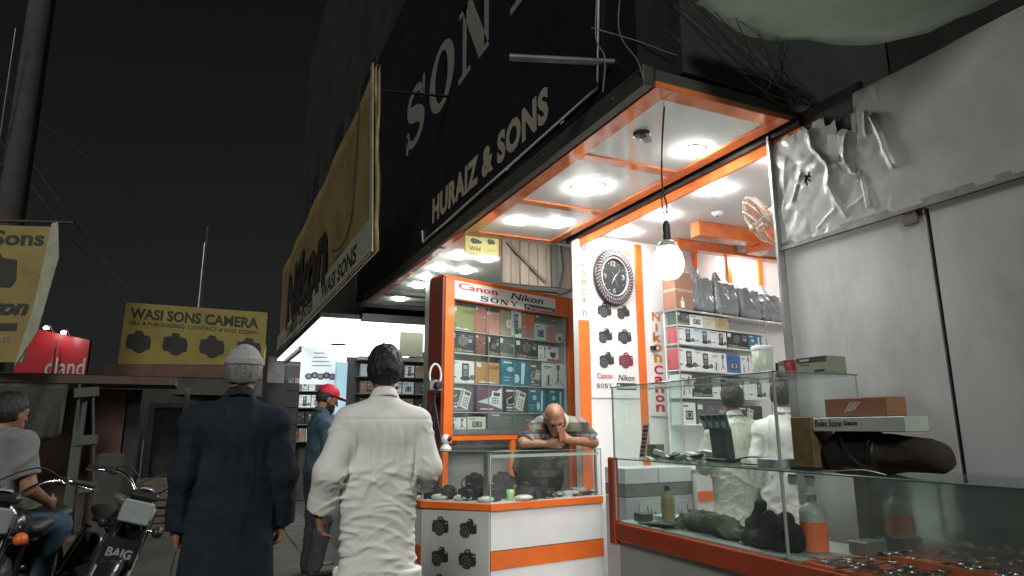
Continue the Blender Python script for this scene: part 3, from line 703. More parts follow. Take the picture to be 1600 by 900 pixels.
MB().b2((3.222, .2, 2.476), (3.25, 2.88, 3.13)).build('backing_board', FILTH, wall); MB().b2((3.223, 2.26, 3.131), (3.251, 2.885, 3.27)).build('dark_batten', mat('backing_board', (.05, .05, .045), .7, dirt=.4), wall)

# ------------------------------------------------------------------ sagging pale awning at the top right and the tangle of cables
aw = []; n_ = 18
AWN = mat('stained_awning_sheet', (.62, .70, .62), .6, var=.15, scale=1.8, dirt=.5, transl=.5)
for i in range(n_+1):
    for j in range(n_+1):
        u, v = i/n_, j/n_
        x = 2.20+u*1.37; y = 2.41+.55*u-.83*u*u-v*1.4
        z = 3.56+.05*math.sin(u*5)*math.sin(v*4)-.05*math.sin(v*math.pi)*math.sin(u*math.pi)+.02*mnoise.noise((u*9, v*9, 0))
        if i == 0 or j == 0: z += .02*math.sin(13*u+9*v)
        aw.append((x, y, z))
o = MB().add(aw, [(i*(n_+1)+j, (i+1)*(n_+1)+j, (i+1)*(n_+1)+j+1, i*(n_+1)+j+1) for i in range(n_) for j in range(n_)], None, True).build('awning', AWN)
tag(o, 'stained pale green awning sheet sagging above the sheet wall', 'awning'); md = o.modifiers.new('thickness', 'SOLIDIFY'); md.thickness = .006
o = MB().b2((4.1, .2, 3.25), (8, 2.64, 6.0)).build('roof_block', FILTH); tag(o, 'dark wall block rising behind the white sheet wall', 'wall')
br = MB().tube([(1.46, 3.20, 3.50), (2.1, 2.98, 3.50), (2.73, 2.79, 3.50)], .022, 8).build('metal_bar', mat('dull_steel_bar', (.16, .16, .15), .5, .4, var=.4)); tag(br, 'dull grey metal bar jutting out above the canopy corner', 'bar')
rnd = random.Random(3)
WIRE = mat('pale_wire', (.16, .16, .15), .6); WIREB = mat('dark_wire', (.03, .03, .03), .6)
KN = (3.02, 2.62, 3.33)
for k in range(30):
    a = (2.31+rnd.uniform(-.3, .5), 2.655, rnd.uniform(3.45, 4.4)) if k % 2 else (2.25+.9*rnd.random(), rnd.uniform(2.40, 2.46), 3.66)
    b = (KN[0]+rnd.uniform(-.1, .3), KN[1]+rnd.uniform(-.05, .05), KN[2]+rnd.uniform(-.08, .08)); e = (rnd.uniform(3.05, 3.25), rnd.uniform(2.5, 2.66), rnd.uniform(3.2, 3.3))
    mid = tuple((a[i]+b[i])/2+rnd.uniform(-.12, .12)-(.10 if i == 2 else 0) for i in range(3)); mid2 = tuple((mid[i]*.4+b[i]*.6)+rnd.uniform(-.06, .06) for i in range(3)); a = (a[0], a[1], a[2]-.08)
    c = MB().tube(spline([a, mid, mid2, b, e], 7), rnd.uniform(.0012, .0026), 5).build('cable', WIRE if k % 3 == 0 else WIREB)
    tag(c, 'thin cable in the tangle over the canopy corner', 'cable', 'cables tangled over the canopy corner')
for k, (pts, r) in enumerate(((((1.80, 2.72, 3.9), (1.76, 2.72, 3.45), (1.80, 2.70, 3.30), (1.78, 2.7, 3.10)), .0045), (((1.95, 2.7, 3.9), (1.90, 2.7, 3.5), (2.02, 2.7, 3.33), (2.06, 2.7, 3.16)), .004), (((1.85, 2.9, 3.62), (2.05, 2.75, 3.50), (2.4, 2.7, 3.44), (3.2, 2.6, 3.40)), .004))):
    c = MB().tube(spline(pts, 8), r, 5).build('hanging_wire', WIRE); tag(c, ['pale wire hanging beside the rope end of the navy sign', 'pale wire hanging beside the bar at the canopy corner', 'pale wire slung from bar to the sheet wall'][k], 'wire')

# ------------------------------------------------------------------ signs further down the street
ws = thing('yellow_sign', 'yellow sign reading WASI SONS CAMERA with four camera pictures', 'sign')
a = Vector((-1.54, 13.81, 0)); b = Vector((.87, 12.73, 0)); u = (b-a).normalized()
F = Frame((a.x, a.y, 2.49), u, (0, 0, 1), (u.y, -u.x, 0)); W = (b-a).length; Ht = 1.12
tilt = -.075
F = Frame((a.x, a.y, 2.52), Vector((u.x, u.y, tilt)), (0, 0, 1), (u.y, -u.x, 0)) if False else F
m_ = MB(); m_.prism([(.0, .0), (W, -.02), (W+.01, .95), (.02, 1.15)], F, -.06, 0); m_.build('panel', YELLOW, ws)
def sk(fr, s): return Frame(fr.o, Vector(fr.u)+Vector((0, 0, s)), fr.v, fr.n)
G = Frame(F(0, 0, 0), F.u, F.v, F.n); G.u = Vector((u.x, u.y, -.085))
m_ = MB(); put_text(m_, G, 'WASI SONS CAMERA', .12, .86, W*.90, .20, BLACK, .006, bold=.035); m_.build('shop_name', BLACK, ws); m_ = MB(); put_text(m_, G, 'SELL & PURCHASING  CONTACT # 0335 3222971', .12, .745, W*.90, .075, BLACK, .006, bold=.01)
for k in range(0): m_.prism([(.12+k*W*.06, .86), (.12+k*W*.06+W*.045, .86), (.12+k*W*.06+W*.045, .875), (.12+k*W*.06, .875)], G, .004, .006, BLACK)
m_.build('lettering', BLACK, ws)
for k in range(4):
    m_ = MB(); sil = [(1-p[0], p[1]) for p in CAMSIL[0]]; x0 = .10+k*W*.255; y0 = .25+k*.01
    m_.prism([(x0+p[0]*.46, y0+p[1]*.40) for p in sil], G, .004, .007, BLACK); m_.build('camera_picture', BLACK, ws)
MB().b2((-.3, 13.6, 3.55), (-.26, 13.64, 5.2)).build('mast', DARKM, ws)
tag(MB().cyl((-.33, 14.9, 0), (-.33, 14.9, 5.2), .03, n=8).build('mast_pole', ALU), 'thin pale pole standing behind the yellow sign', 'pole')
sb = thing('hanging_banner', 'tall faded yellow banner reading Sons and Nikon by the utility pole', 'banner')
F = Frame((-3.1, 9.60, 2.10), Vector((.93, -.36, 0)), (0, 0, 1), (-.36, -.93, 0))
m_ = MB(); m_.prism([(0, .0), (1.22, 0), (1.36, 1.62), (0, 1.64)], F, -.02, 0); m_.build('sheet', mat('faded_yellow_banner', (.28, .215, .065), .5, var=.2, scale=2, dirt=.4, bump=.05, bscale=6), sb)
m_ = MB(); m_.prism([(1.14, -.05), (1.34, .35), (1.46, 1.25), (1.39, 1.68), (1.32, 1.66), (1.26, .7)], F, .002, .012); m_.build('torn_hem', CREAMF, sb)
m_ = MB(); put_text(m_, F, 'Sons', .66, 1.38, .60, .19, INK, .004, bold=.03); m_.build('shop_name', INK, sb); m_ = MB(); put_text(m_, F, 'Nikon', .42, .54, .78, .20, INK, .004, bold=.05, shear=.25); m_.build('brand_name', INK, sb); m_ = MB(); put_text(m_, F, 'CAMERA & LENS', .1, .22, .95, .07, INK2, .004); put_text(m_, F, 'EQUIPMENT', .1, .10, .8, .07, INK2, .004)
m_.prism([(.1, .36), (1.10, .36), (1.10, .45), (.1, .45)], F, .003, .005, INK); m_.build('lettering', INK, sb)
m_ = MB(); m_.prism([(.35+p[0]*.66, .80+p[1]*.52) for p in CAMSIL[0]], F, .003, .006); m_.build('camera_picture', INK, sb)
MB().tube([F(-.05, 1.70, -.02), F(1.56, 1.68, -.02)], .02, 6).build('top_batten', WOODD, sb)
rs = thing('red_sign', 'lit red sign with white lettering far down the street', 'sign')
F = Frame((-5.4, 24.3, 2.7), Vector((.965, -.26, 0)), (0, 0, 1), (-.26, -.965, 0))
MB().prism([(.0, .1), (2.0, .0), (2.0, 1.34), (0, 1.75)], F, -.15, 0).build('panel', mat('red_sign_face', (.30, .005, .014), .4, var=.1), rs)
MB().prism([(.0, -.5), (2.0, -.5), (2.0, -.005), (0, .095)], F, -.14, -.01).build('lower_panel', mat('dark_red_face', (.22, .012, .02), .5), rs)
m_ = MB(); put_text(m_, F, 'dland', .86, .22, 1.10, .56, INK3, .02, bold=.01); m_.build('lettering', WHITE, rs)
SPOT = mat('spot_lamp', (1, .8, .75), emit=30)
for x, y in ((.95, 1.75), (1.45, 1.62)):
    MB().tube([F(x, y-.2, 0), F(x, y, .3), F(x, y-.05, .5)], .02, 6).build('lamp_arm', ALU, rs)
    MB().ell(F(x, y-.12, .47), (.07, .07, .05), n=8).build('lamp', SPOT, rs)
    ld = bpy.data.lights.new('sign_spot', 'POINT'); ld.energy = 5; ld.color = (1, .85, .8); ld.shadow_soft_size = .06; lo_ = bpy.data.objects.new('sign_spot', ld); col.objects.link(lo_); lo_.location = F(x, y-.25, .45); lo_.parent = rs
MB().tube([F(1.15, 1.3, .2), F(1.2, .6, .3), F(1.2, -.3, .3)], .03, 6).build('bracket', DARKM, rs)

# ------------------------------------------------------------------ utility pole, wires
up_ = thing('utility_pole', 'tall grey concrete utility pole on the street edge', 'pole')
MB().cyl((-2.85, 11.6, 0), (-2.75, 10.6, 12.5), .19, .15, n=12).build('shaft', CONC, up_)
MB().tube(spline([(-2.75, 11.1, 4.9), (-3.0, 11.1, 5.1), (-3.3, 11.2, 5.6)], 6), .02, 6).build('cable_loop', RUBBER, up_)
MB().tube([(-2.96, 10.65, 7.0), (-2.99, 10.85, 5.8), (-3.02, 11.0, 5.2)], .010, 5).build('thin_rod', ALU, up_)
for k, (p, q) in enumerate((((-3.6, 12.6, 6.2), (-1.30, 12.4, 3.35)), ((-3.4, 12.6, 6.3), (-1.2, 12.4, 3.45)), ((-3.9, 13, 7.2), (.2, 13.2, 4.6)))):
    mid = tuple((p[i]+q[i])/2-(.12 if i == 2 else 0) for i in range(3))
    o = MB().tube(spline([p, mid, q], 8), .007, 5).build('street_wire', CONC if k < 2 else WIREB); tag(o, ['lower of two slack pale wires left of the yellow sign', 'upper of two slack pale wires left of the yellow sign', 'faint wire crossing the night sky above the yellow sign'][k], 'wire')

# ------------------------------------------------------------------ old stalls at the end of the street
st = thing('old_stall', 'derelict dark stall front below the yellow camera sign', 'stall')
PINK = mat('faded_pink_plaster', (.11, .06, .052), .8, var=.35, scale=4, dirt=.5, bump=.2, bscale=20)
RUSTB = mat('rusty_brown_beam', (.11, .055, .038), .7, var=.4, scale=3, dirt=.4)
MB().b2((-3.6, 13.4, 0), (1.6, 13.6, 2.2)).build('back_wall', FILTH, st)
a2 = Vector((-1.75, 13.86, 0)); 
F = Frame((a.x-.2, a.y+.09, 0), u, (0, 0, 1), (u.y, -u.x, 0))
MB().prism([(0, 2.30), (2.75, 2.22), (2.75, 2.48), (0, 2.50)], F, -.3, .02).build('brown_lintel', RUSTB, st)
MB().prism([(0, 1.98), (2.75, 1.92), (2.75, 2.215), (0, 2.295)], F, -.32, .0).build('plaster_band', CONC, st)
MB().b2((-1.36, 10.5, 0), (-1.02, 10.8, 1.88)).build('pink_pillar', PINK, st)
MB().b2((-1.0, 10.55, 0), (-.84, 10.8, 1.88)).build('post', FILTH, st)
MB().b2((-1.16, 9.5, 0), (-.88, 9.75, 1.05), bev=.02).build('concrete_block', CONC, st)
dr = MB()
for x0, x1, z0, z1 in ((-.76, -.69, .3, 1.72), (-.69, .05, 1.65, 1.72), (.05, .12, .3, 1.72), (-.69, .05, .55, .60)): dr.b2((x0, 10.9, z0), (x1, 10.97, z1))
d_ = dr.build('door_frame', WOODG, st)
MB().b2((-.69, 10.98, .6), (.05, 11.0, 1.65)).build('dark_pane', mat('dirty_pane', (.03, .03, .03), .12, var=.4), st)
MB().b2((-.55, 11.01, 1.2), (-.35, 11.03, 1.6)).build('red_notice', mat('red_notice', (.22, .04, .025), .6), st)
for k in range(6): MB().b2((-.95+k*.035, 10.7, .5), (-.94+k*.035, 10.72, 1.5-k*.06)).build('pipe', ALU if k % 2 else DARKM, st)
MB().b2((-3.4, 9.6, 1.9), (-.4, 10.6, 2.0)).build('shelf_roof', WOODD, st)
MB().b2((-3.5, 10.9, 0), (-1.4, 11.0, 2.1)).build('dark_boarding', WOODD, st)
MB().b2((-2.3, 9.7, 1.3), (-2.22, 9.78, 1.65)).build('orange_tag', mat('orange_tag', (.5, .12, .02), .5), st)
tb = thing('shop_tube_light', 'small lit green white sign deep inside the dark stall', 'light')
MB().b2((-2.15, 10.75, 1.52), (-1.8, 10.80, 1.60)).build('tube', mat('green_tube', (.7, .9, .6), emit=1.2), tb); MB().b2((-2.5, 10.75, 1.40), (-2.42, 10.8, 1.66)).build('yellow_tube', mat('yellow_tube', (.9, .8, .3), emit=.8), tb)
MB().b2((-2.55, 10.805, 1.36), (-1.78, 10.83, 1.68)).build('housing', DARKM, tb)
ld_ = thing('wooden_ladder', 'weathered grey green wooden ladder frame standing by the motorcycle', 'ladder')
for (x, y, z), (x2, y2, z2) in (((-1.08, 7.15, 1.75), (-.98, 7.4, .0)), ((-.97, 7.15, 1.72), (-.80, 7.4, .0))): MB().tube([(x, y, z), (x2, y2, z2)], .014, 4).build('rail', WOODG, ld_)
for z in (1.68, 1.25, .83, .3): k = (1.75-z)/1.75; MB().box((-1.02+k*.13, 7.13+k*.25, z), (.19, .03, .085), rot=Matrix.Rotation(-.1, 3, 'Y')).build('rung', WOODG, ld_)
MB().b2((-1.09, 7.2, 0), (-1.02, 7.28, 1.6)).build('post', WOODG, ld_)
pk = thing('leaning_plank', 'weathered plank leaning against the wooden ladder', 'plank'); MB().box((-1.22, 7.1, .55), (.10, .03, 1.35), rot=Matrix.Rotation(-.5, 3, 'Y')).build('board', WOODG, pk)
sk_ = MB().ell((-1.22, 7.0, .58), (.14, .12, .15)).build('sack', mat('yellowed_sack', (.13, .11, .05), .8, var=.3, bump=.4, bscale=30)); tag(sk_, 'small yellowish sack beside the seated man', 'sack')
tag(MB().b2((-1.45, 6.85, .0), (-.95, 7.15, .44), bev=.02).build('wooden_crate', WOODD), 'dark wooden crate under the yellowish sack', 'crate')

TARP = mat('dark_tarpaulin', (.03, .032, .028), .6, var=.4, bump=.2, bscale=12)
vs = []
for i in range(25):
    for j in range(13):
        u_, v_ = i/24, j/12; vs.append((-2.9+u_*1.35, 9.55+.05*math.sin(u_*40+v_*3)*v_+.03*math.sin(u_*17), 1.88-v_*(.55+.12*math.sin(u_*9))))
o = MB().add(vs, [(i*13+j, (i+1)*13+j, (i+1)*13+j+1, i*13+j+1) for i in range(24) for j in range(12)], None, True).build('tarpaulin', TARP); tag(o, 'dark creased tarpaulin hanging from the stall roof', 'tarpaulin'); md = o.modifiers.new('thickness', 'SOLIDIFY'); md.thickness = .004
CRW = mat('old_crate_wood', (.09, .07, .05), .8, var=.4, bump=.2, bscale=30, dirt=.4)
for k, (x, y, z, w, l) in enumerate(((-.55, 9.9, 0, .5, 'slatted wooden crate on the ground before the dark window'), (-.52, 9.92, .37, .42, 'smaller slatted crate stacked before the dark window'), (-1.7, 9.4, 0, .55, 'slatted wooden crate below the dark tarpaulin'))):
    t = thing('wooden_crate', l, 'crate', None, (x, y, z))
    for q in range(4): MB().b2((-w/2, -.16, .01+q*.09), (w/2, -.145, .08+q*.09)).build('slat', CRW, t); MB().b2((-w/2, .145, .01+q*.09), (w/2, .16, .08+q*.09)).build('slat', CRW, t)
    for sx in (-1, 1): MB().b2((sx*(w/2-.02)-.015, -.143, .0), (sx*(w/2-.02)+.015, .143, .36)).build('end_board', CRW, t)
for k, (x, h, l) in enumerate(((-1.50, 2.0, 'thin timber post left of the pink pillar'), (-.30, 1.9, 'thin timber post before the dark window'), (.42, 2.2, 'thin grey post behind the man in black'))):
    o = MB().b2((x, 10.2, 0), (x+.07, 10.27, h)).build('timber_post', WOODG); tag(o, l, 'post')
# ------------------------------------------------------------------ lamps
def downlight(x, y, z, label, r=.078, group='round downlights', m=None):
    t = thing('downlight', label, 'lamp', group, (x, y, z))
    MB().lathe([(r*1.10, .0), (r*1.10, -.006), (r*1.03, -.009), (r*1.0, -.003)], n=24).build('rim', LAMPR, t)
    MB().lathe([(.0005, -.034), (r*.55, -.033), (r*.86, -.026), (r*.97, -.014), (r*.99, -.004)], n=24).build('diffuser', m or LAMP, t)
    return t
LAMP2 = mat('bright_lamp_diffuser', (1, 1, .97), emit=190.0)
downlight(2.887, 3.29, 3.207, 'round downlight in the canopy panel nearest the street corner')
downlight(2.60, 4.20, 3.207, 'large very bright round downlight in the middle canopy panel', .125, m=LAMP2)
downlight(2.46, 5.20, 3.207, 'round downlight on the street side of the third canopy panel', .07)
downlight(2.82, 5.12, 3.207, 'round downlight beside the door track in the third canopy panel', .075, m=LAMP2)
for x, y, l in ((3.593, 3.86, 'round downlight inside the shop nearest the fan'), (3.604, 4.57, 'round downlight inside the shop just above the pendant bulb'), (3.608, 5.16, 'round downlight inside the shop above the wall clock'),
                (5.30, 5.28, 'round downlight inside the shop above the bagged goods'), (3.52, 3.12, 'round downlight inside the shop beside the crumpled sheet'), (6.3, 5.30, 'round downlight deep inside the shop at the far right'), (5.6, 3.6, 'round downlight deep inside the shop hidden behind the wall')):
    downlight(x, y, 3.219, l)
for x, y, w in ((2.396, 6.65, 'first of the street side row'), (2.734, 6.62, 'first of the inner row'), (2.385, 7.25, 'second of the street side row'), (2.712, 7.25, 'second of the inner row'), (2.393, 7.78, 'third of the street side row'), (2.44, 8.3, 'fourth of the street side row'), (2.736, 8.2, 'third of the inner row'), (2.452, 9.3, 'farthest of all')):
    downlight(x, y, 3.213, 'round downlight beyond the orange cabinet, '+w, .075, 'double row of downlights in the far bay')
pb = thing('pendant_bulb', 'bright bare bulb hanging on a black flex from the canopy edge', 'lamp', None, (2.35, 2.95, 2.30))
MB().lathe([(.0005, -.125), (.05, -.115), (.080, -.08), (.090, -.03), (.080, .02), (.055, .062), (.04, .09)], n=24).build('bulb', mat('pendant_bulb_glass', (1, 1, .96), emit=30), pb)
MB().lathe([(.060, .062), (.055, .085), (.04, .10), (.022, .108)], n=20).build('reflector_collar', mat('white_collar', (.6, .6, .58), .4), pb)
MB().lathe([(.024, .105), (.024, .20), (.016, .215), (.006, .23)], n=14).build('holder', mat('grey_holder', (.05, .055, .05), .5), pb)
MB().tube(spline([(0, 0, .22), (.012, .0, .32), (-.012, 0, .45), (-.02, -.03, .7), (-.03, -.10, 1.0)], 8), .0055, 6).build('flex', RUBBER, pb)
MB().tube(spline([(0, 0, .22), (-.022, .0, .32), (-.010, 0, .45)], 6), .004, 6).build('twisted_wire', RUBBER, pb)
dv = thing('ceiling_sensor', 'small dark ceiling camera on the glossy canopy panel', 'sensor', None, (2.41, 3.22, 3.207))
MB().lathe([(.055, 0), (.055, -.018), (.045, -.024), (.001, -.024)], n=18).build('mount', mat('dark_grey_plastic', (.09, .1, .095), .4), dv)
MB().box((.01, -.03, -.045), (.09, .05, .035), rot=Matrix.Rotation(.5, 3, 'Z'), bev=.006).build('body', mat('mid_grey_plastic', (.3, .31, .3), .4), dv)
MB().cyl((.0, -.052, -.047), (-.006, -.064, -.047), .008, n=10).build('lens', BPLAST, dv)
ss = thing('smoke_detector', 'small white round detector on the inside shop ceiling', 'detector', None, (4.0, 4.3, 3.218)); MB().lathe([(.05, 0), (.05, -.015), (.03, -.03), (.001, -.032)], n=18).build('cover', LAMPR, ss); MB().cyl((0, 0, -.032), (0, 0, -.038), .01, n=10).build('button', BPLAST, ss)

# wall fan
fn = thing('wall_fan', 'cream wire cage wall fan beside the crumpled sheet', 'fan', None, (3.47, 3.28, 2.77))
ax = Vector((-.62, .55, -.55)).normalized(); fa = ax.orthogonal().normalized(); fb_ = ax.cross(fa)
FANM = mat('cream_fan_wire', (.42, .34, .25), .4, .2)
for q in range(36):
    t = 2*math.pi*q/36; d = fa*math.cos(t)+fb_*math.sin(t)
    MB().tube([ax*.085+d*.03, ax*.075+d*.13, ax*.03+d*.195, d*.205, ax*-.045+d*.17, ax*-.06+d*.05], .0016, 4).build('cage_wire', FANM, fn)
for r, h in ((.206, 0), (.13, .075), (.19, .035)):
    MB().tube([ax*h+(fa*math.cos(2*math.pi*q/28)+fb_*math.sin(2*math.pi*q/28))*r for q in range(29)], .003, 5, caps=False).build('cage_ring', FANM, fn)
BL = mat('pink_fan_blade', (.38, .16, .11), .35)
for q in range(3):
    t = 2*math.pi*q/3+.4; d = fa*math.cos(t)+fb_*math.sin(t); e = ax.cross(d); pts = []
    for k in range(7): u = k/6; pts += [d*(.03+.14*u)+e*(.02+.05*math.sin(u*2.6))+ax*.02, d*(.03+.14*u)-e*(.02+.045*math.sin(u*2.6))-ax*.012]
    pts += [p-ax*.003 for p in pts]
    MB().add(pts, [(2*k, 2*k+2, 2*k+3, 2*k+1) for k in range(6)]+[(14+2*k, 14+2*k+1, 14+2*k+3, 14+2*k+2) for k in range(6)], None, True).build('blade', BL, fn)
MB().ell(ax*.08, (.032, .032, .032)).build('hub', FANM, fn); MB().cyl(ax*-.06, ax*-.17, .05, .04, n=14).build('motor', FANM, fn); MB().tube([ax*-.15, ax*-.15+Vector((.12, .0, -.12)), Vector((.3, -.2, -.15))], .014, 6).build('bracket', FANM, fn)

# ------------------------------------------------------------------ product packs
PC = {}
def pm(c, r=.4):
    k = 'pack_%02x%02x%02x' % tuple(int(x*255) for x in c)
    if k not in PC: PC[k] = mat(k, c, r, var=.08, scale=12)
    return PC[k]
OLIVE = (.26, .25, .08); BRICK = (.40, .13, .10); SALM = (.52, .22, .17); TANB = (.34, .26, .15); WB = (.72, .74, .74); ORB = (.60, .16, .04); BLK = (.022, .022, .024); BRWN = (.20, .07, .05); GRYD = (.09, .10, .10); TEAL = (.02, .17, .25); PURP = (.16, .06, .12); OCH = (.46, .23, .08); SKYB = (.55, .66, .72); BLUE = (.03, .12, .33); GRN = (.05, .1, .08)
def pack(name, fr, x0, x1, y0, y1, h0, dep, base, kind, label, txt=None, group=None, side=None, cat='box'):
    """one carton standing on a shelf, its print a part; h0 is its front, dep its depth"""
    t = thing(name, label, cat, group, fr((x0+x1)/2, y0, h0-dep/2))
    ivu = Matrix.Translation(-Vector(t.location))
    def put(mb, n, m):
        mb.v = [tuple(Vector(v)-t.location) for v in mb.v]; return mb.build(n, m, t)
    w, h = x1-x0, y1-y0
    b = MB(); fr.box(b, x0, x1, y0, y1, h0-dep, h0, None, .0025); put(b, 'carton', pm(base))
    p = MB(); f = fr.at(x0, y0, h0); li = .0012
    R_ = lambda a, b_, c, d, m, l=li: p.prism([(a*w, b_*h), (c*w, b_*h), (c*w, d*h), (a*w, d*h)], f, l*.3, l, m)
    Tx = lambda s, a, b_, c, d, m, l=li*1.5, bold=.01: put_text(p, f, s, a*w, b_*h, c*w, d*h, m, l, bold)
    dark = sum(base) < .5; ik = INK3 if dark else INK; lt = pm((.7, .7, .68))
    if kind == 'cam':
        cam_print(p, f, w*.30, h*.36, min(w*.42, h*.62), 0, INK2 if dark else INK, li); R_(.02, .72, .18, .96, lt); Tx(txt or 'D5200', .05, .07, .42, .16, pm((.5, .42, .2)) if dark else INK, bold=.02); R_(.5, .10, .95, .16, pm((.3, .3, .16))); R_(.0, .0, 1, .03, lt)
        R_(.74, .55, .9, .72, INK3); R_(.72, .78, .95, .9, INK2)
    elif kind == 'text':
        Tx(txt, .50, .70, .45, .16, ik, bold=.02); R_(.05, .76, .22, .94, lt); R_(.04, .0, .96, .05, ik); p.prism([(w*.1, h*.05), (w*.3, h*.14), (w*.46, h*.07), (w*.6, h*.12), (w*.9, h*.05)], f, li*.3, li, lt)
    elif kind == 'plain':
        R_(.06, .86, .22, .95, lt); R_(.1, .80, .9, .81, ik); R_(.12, .70, .8, .712, ik); R_(.8, .58, .9, .62, lt)
        for q in range(3): R_(.15, .5-q*.1, .75-q*.12, .512-q*.1, ik)
    elif kind == 'disc':
        p.prism(circ(w*.85, h*.48, min(w*.34, h*.2), n=20), f, li*.4, li, lt); p.prism(circ(w*.85, h*.48, w*.07, n=12), f, li, li*1.5, INK2); R_(.1, .82, .6, .84, ik)
    elif kind == 'phone':
        cx = .62 if w > h else .5
        bw_ = min(.16*w, .2*h)/w
        R_(cx-bw_, .22, cx+bw_, .88, BPLAST); R_(cx-bw_*.6, .62, cx+bw_*.6, .80, pm((.25, .4, .48)), li*1.6)
        for q in range(4): 
            for s_ in (-1, 0, 1): R_(cx+s_*bw_*.42-bw_*.14, .52-q*.07, cx+s_*bw_*.42+bw_*.14, .56-q*.07, INK3, li*1.6)
        p.prism(circ(cx*w, h*.20, bw_*w*1.5, h*.10, 16), f, li*.4, li*.9, INK); p.prism(circ((cx+bw_*2.1)*w, h*.26, bw_*w*.9, h*.12, 14), f, li*.4, li*.9, INK2)
        if w > h*.6: Tx('Panasonic', .04, .86, .24, .07, INK, bold=.02); R_(.04, .22, .24, .27, INK)
    elif kind == 'desk':
        g2 = Frame(f(w*.62, h*.48, 0), f.u*math.cos(-.3)+f.v*math.sin(-.3), f.v*math.cos(-.3)-f.u*math.sin(-.3), f.n)
        a = min(w*.30, h*.36)
        p.prism([(-a*.72, -a), (a*.72, -a), (a*.72, a), (-a*.72, a)], g2, li*.3, li, lt); p.prism([(-a*.66, -a*.9), (-a*.36, -a*.9), (-a*.36, a*.9), (-a*.66, a*.9)], g2, li, li*1.6, INK3); p.prism([(-a*.2, a*.5), (a*.6, a*.5), (a*.6, a*.85), (-a*.2, a*.85)], g2, li, li*1.6, INK2)
        for q in range(4):
            for s_ in range(3): p.prism([(-a*.15+s_*a*.26, -a*.8+q*a*.28), (a*.02+s_*a*.26, -a*.8+q*a*.28), (a*.02+s_*a*.26, -a*.64+q*a*.28), (-a*.15+s_*a*.26, -a*.64+q*a*.28)], g2, li, li*1.6, INK2)
        stroke(p, f, spline([(w*.3, h*.62), (w*.1, h*.5), (w*.12, h*.3), (w*.36, h*.34)], 5), h*.03, lt, li); R_(.05, .80, .5, .87, lt); R_(.06, .06, .8, .11, INK3); R_(.06, .16, .32, .22, lt)
    elif kind == 'shaver':
        stroke(p, f, [(w*.72, h*.08), (w*.74, h*.4), (w*.76, h*.9)], [w*.09, w*.12, w*.13], pm((.55, .75, .8)), li); p.prism(circ(w*.52, h*.28, w*.10, h*.17, 14), f, li*.3, li, pm((.5, .7, .78))); p.prism(circ(w*.3, h*.62, w*.12, h*.1, 14), f, li*.3, li, pm((.4, .6, .7)))
        R_(.07, .85, .36, .91, lt); R_(.08, .30, .3, .32, lt); R_(.08, .18, .26, .20, lt)
    elif kind == 'tri':
        stroke(p, f, [(w*.72, h*.36), (w*.74, h*.9)], w*.05, BPLAST, li)
        for e_ in (.58, .72, .92): stroke(p, f, [(w*.72, h*.38), (w*e_, h*.12)], w*.03, BPLAST, li)
        R_(.66, .72, .82, .92, INK2, li*1.4); stroke(p, f, spline([(w*.3, h*.3), (w*.15, h*.2), (w*.2, h*.08), (w*.42, h*.12), (w*.44, h*.4)], 5), w*.02, INK2, li); stroke(p, f, [(w*.26, h*.1), (w*.27, h*.5)], w*.08, BPLAST, li); R_(.06, .80, .42, .84, INK); R_(.06, .74, .30, .76, INK2)
    elif kind == 'gadget':
        R_(.25, .2, .78, .62, INK); R_(.3, .28, .72, .55, INK3, li*1.5); R_(.1, .80, .45, .86, INK)
        p.prism(circ(w*.52, h*.42, min(w, h)*.12, n=14), f, li*1.5, li*2, INK)
    elif kind == 'redw':
        R_(0, 0, 1, .16, pm((.5, .05, .06))); R_(.08, .80, .35, .95, pm((.5, .05, .06))); R_(.25, .32, .72, .62, INK); R_(.4, .22, .6, .32, INK)
    elif kind == 'burst':
        p.prism([(0, h*.38), (w*.45, h*.55), (w*.93, h*.95), (w*.93, h*.12), (w*.5, h*.28)], f, li*.3, li, pm((.62, .70, .74))); g2 = f.at(w*.46, h*.26, 0)
        p.prism([(0, .03*h), (w*.36, -.02*h), (w*.44, h*.5), (w*.1, h*.56)], g2, li, li*1.5, pm((.75, .77, .78))); p.prism([(w*.14, h*.36), (w*.38, h*.34), (w*.40, h*.48), (w*.15, h*.50)], g2, li*1.5, li*2, INK)
        for q in range(3):
            for s_ in range(3): p.prism([(w*(.09+s_*.09), h*(.06+q*.09)), (w*(.15+s_*.09), h*(.06+q*.09)), (w*(.15+s_*.09), h*(.12+q*.09)), (w*(.09+s_*.09), h*(.12+q*.09))], g2, li*1.5, li*2, INK2)
        R_(.1, .10, .6, .14, lt)
    if side is not None:
        sm_ = MB(); g2 = Frame(fr(x0, y0, h0-dep), fr.n, fr.v, -fr.u); sm_.prism([(.003, .003), (dep-.003, .003), (dep-.003, h-.003), (.003, h-.003)], g2, .0003, .0012); sm_.prism([(.02, h*.7), (.08, h*.7), (.08, h*.8), (.02, h*.8)], g2, .0012, .002); put(sm_, 'side_print', pm(side))
    if p.v: put(p, 'print', INK)
    return t

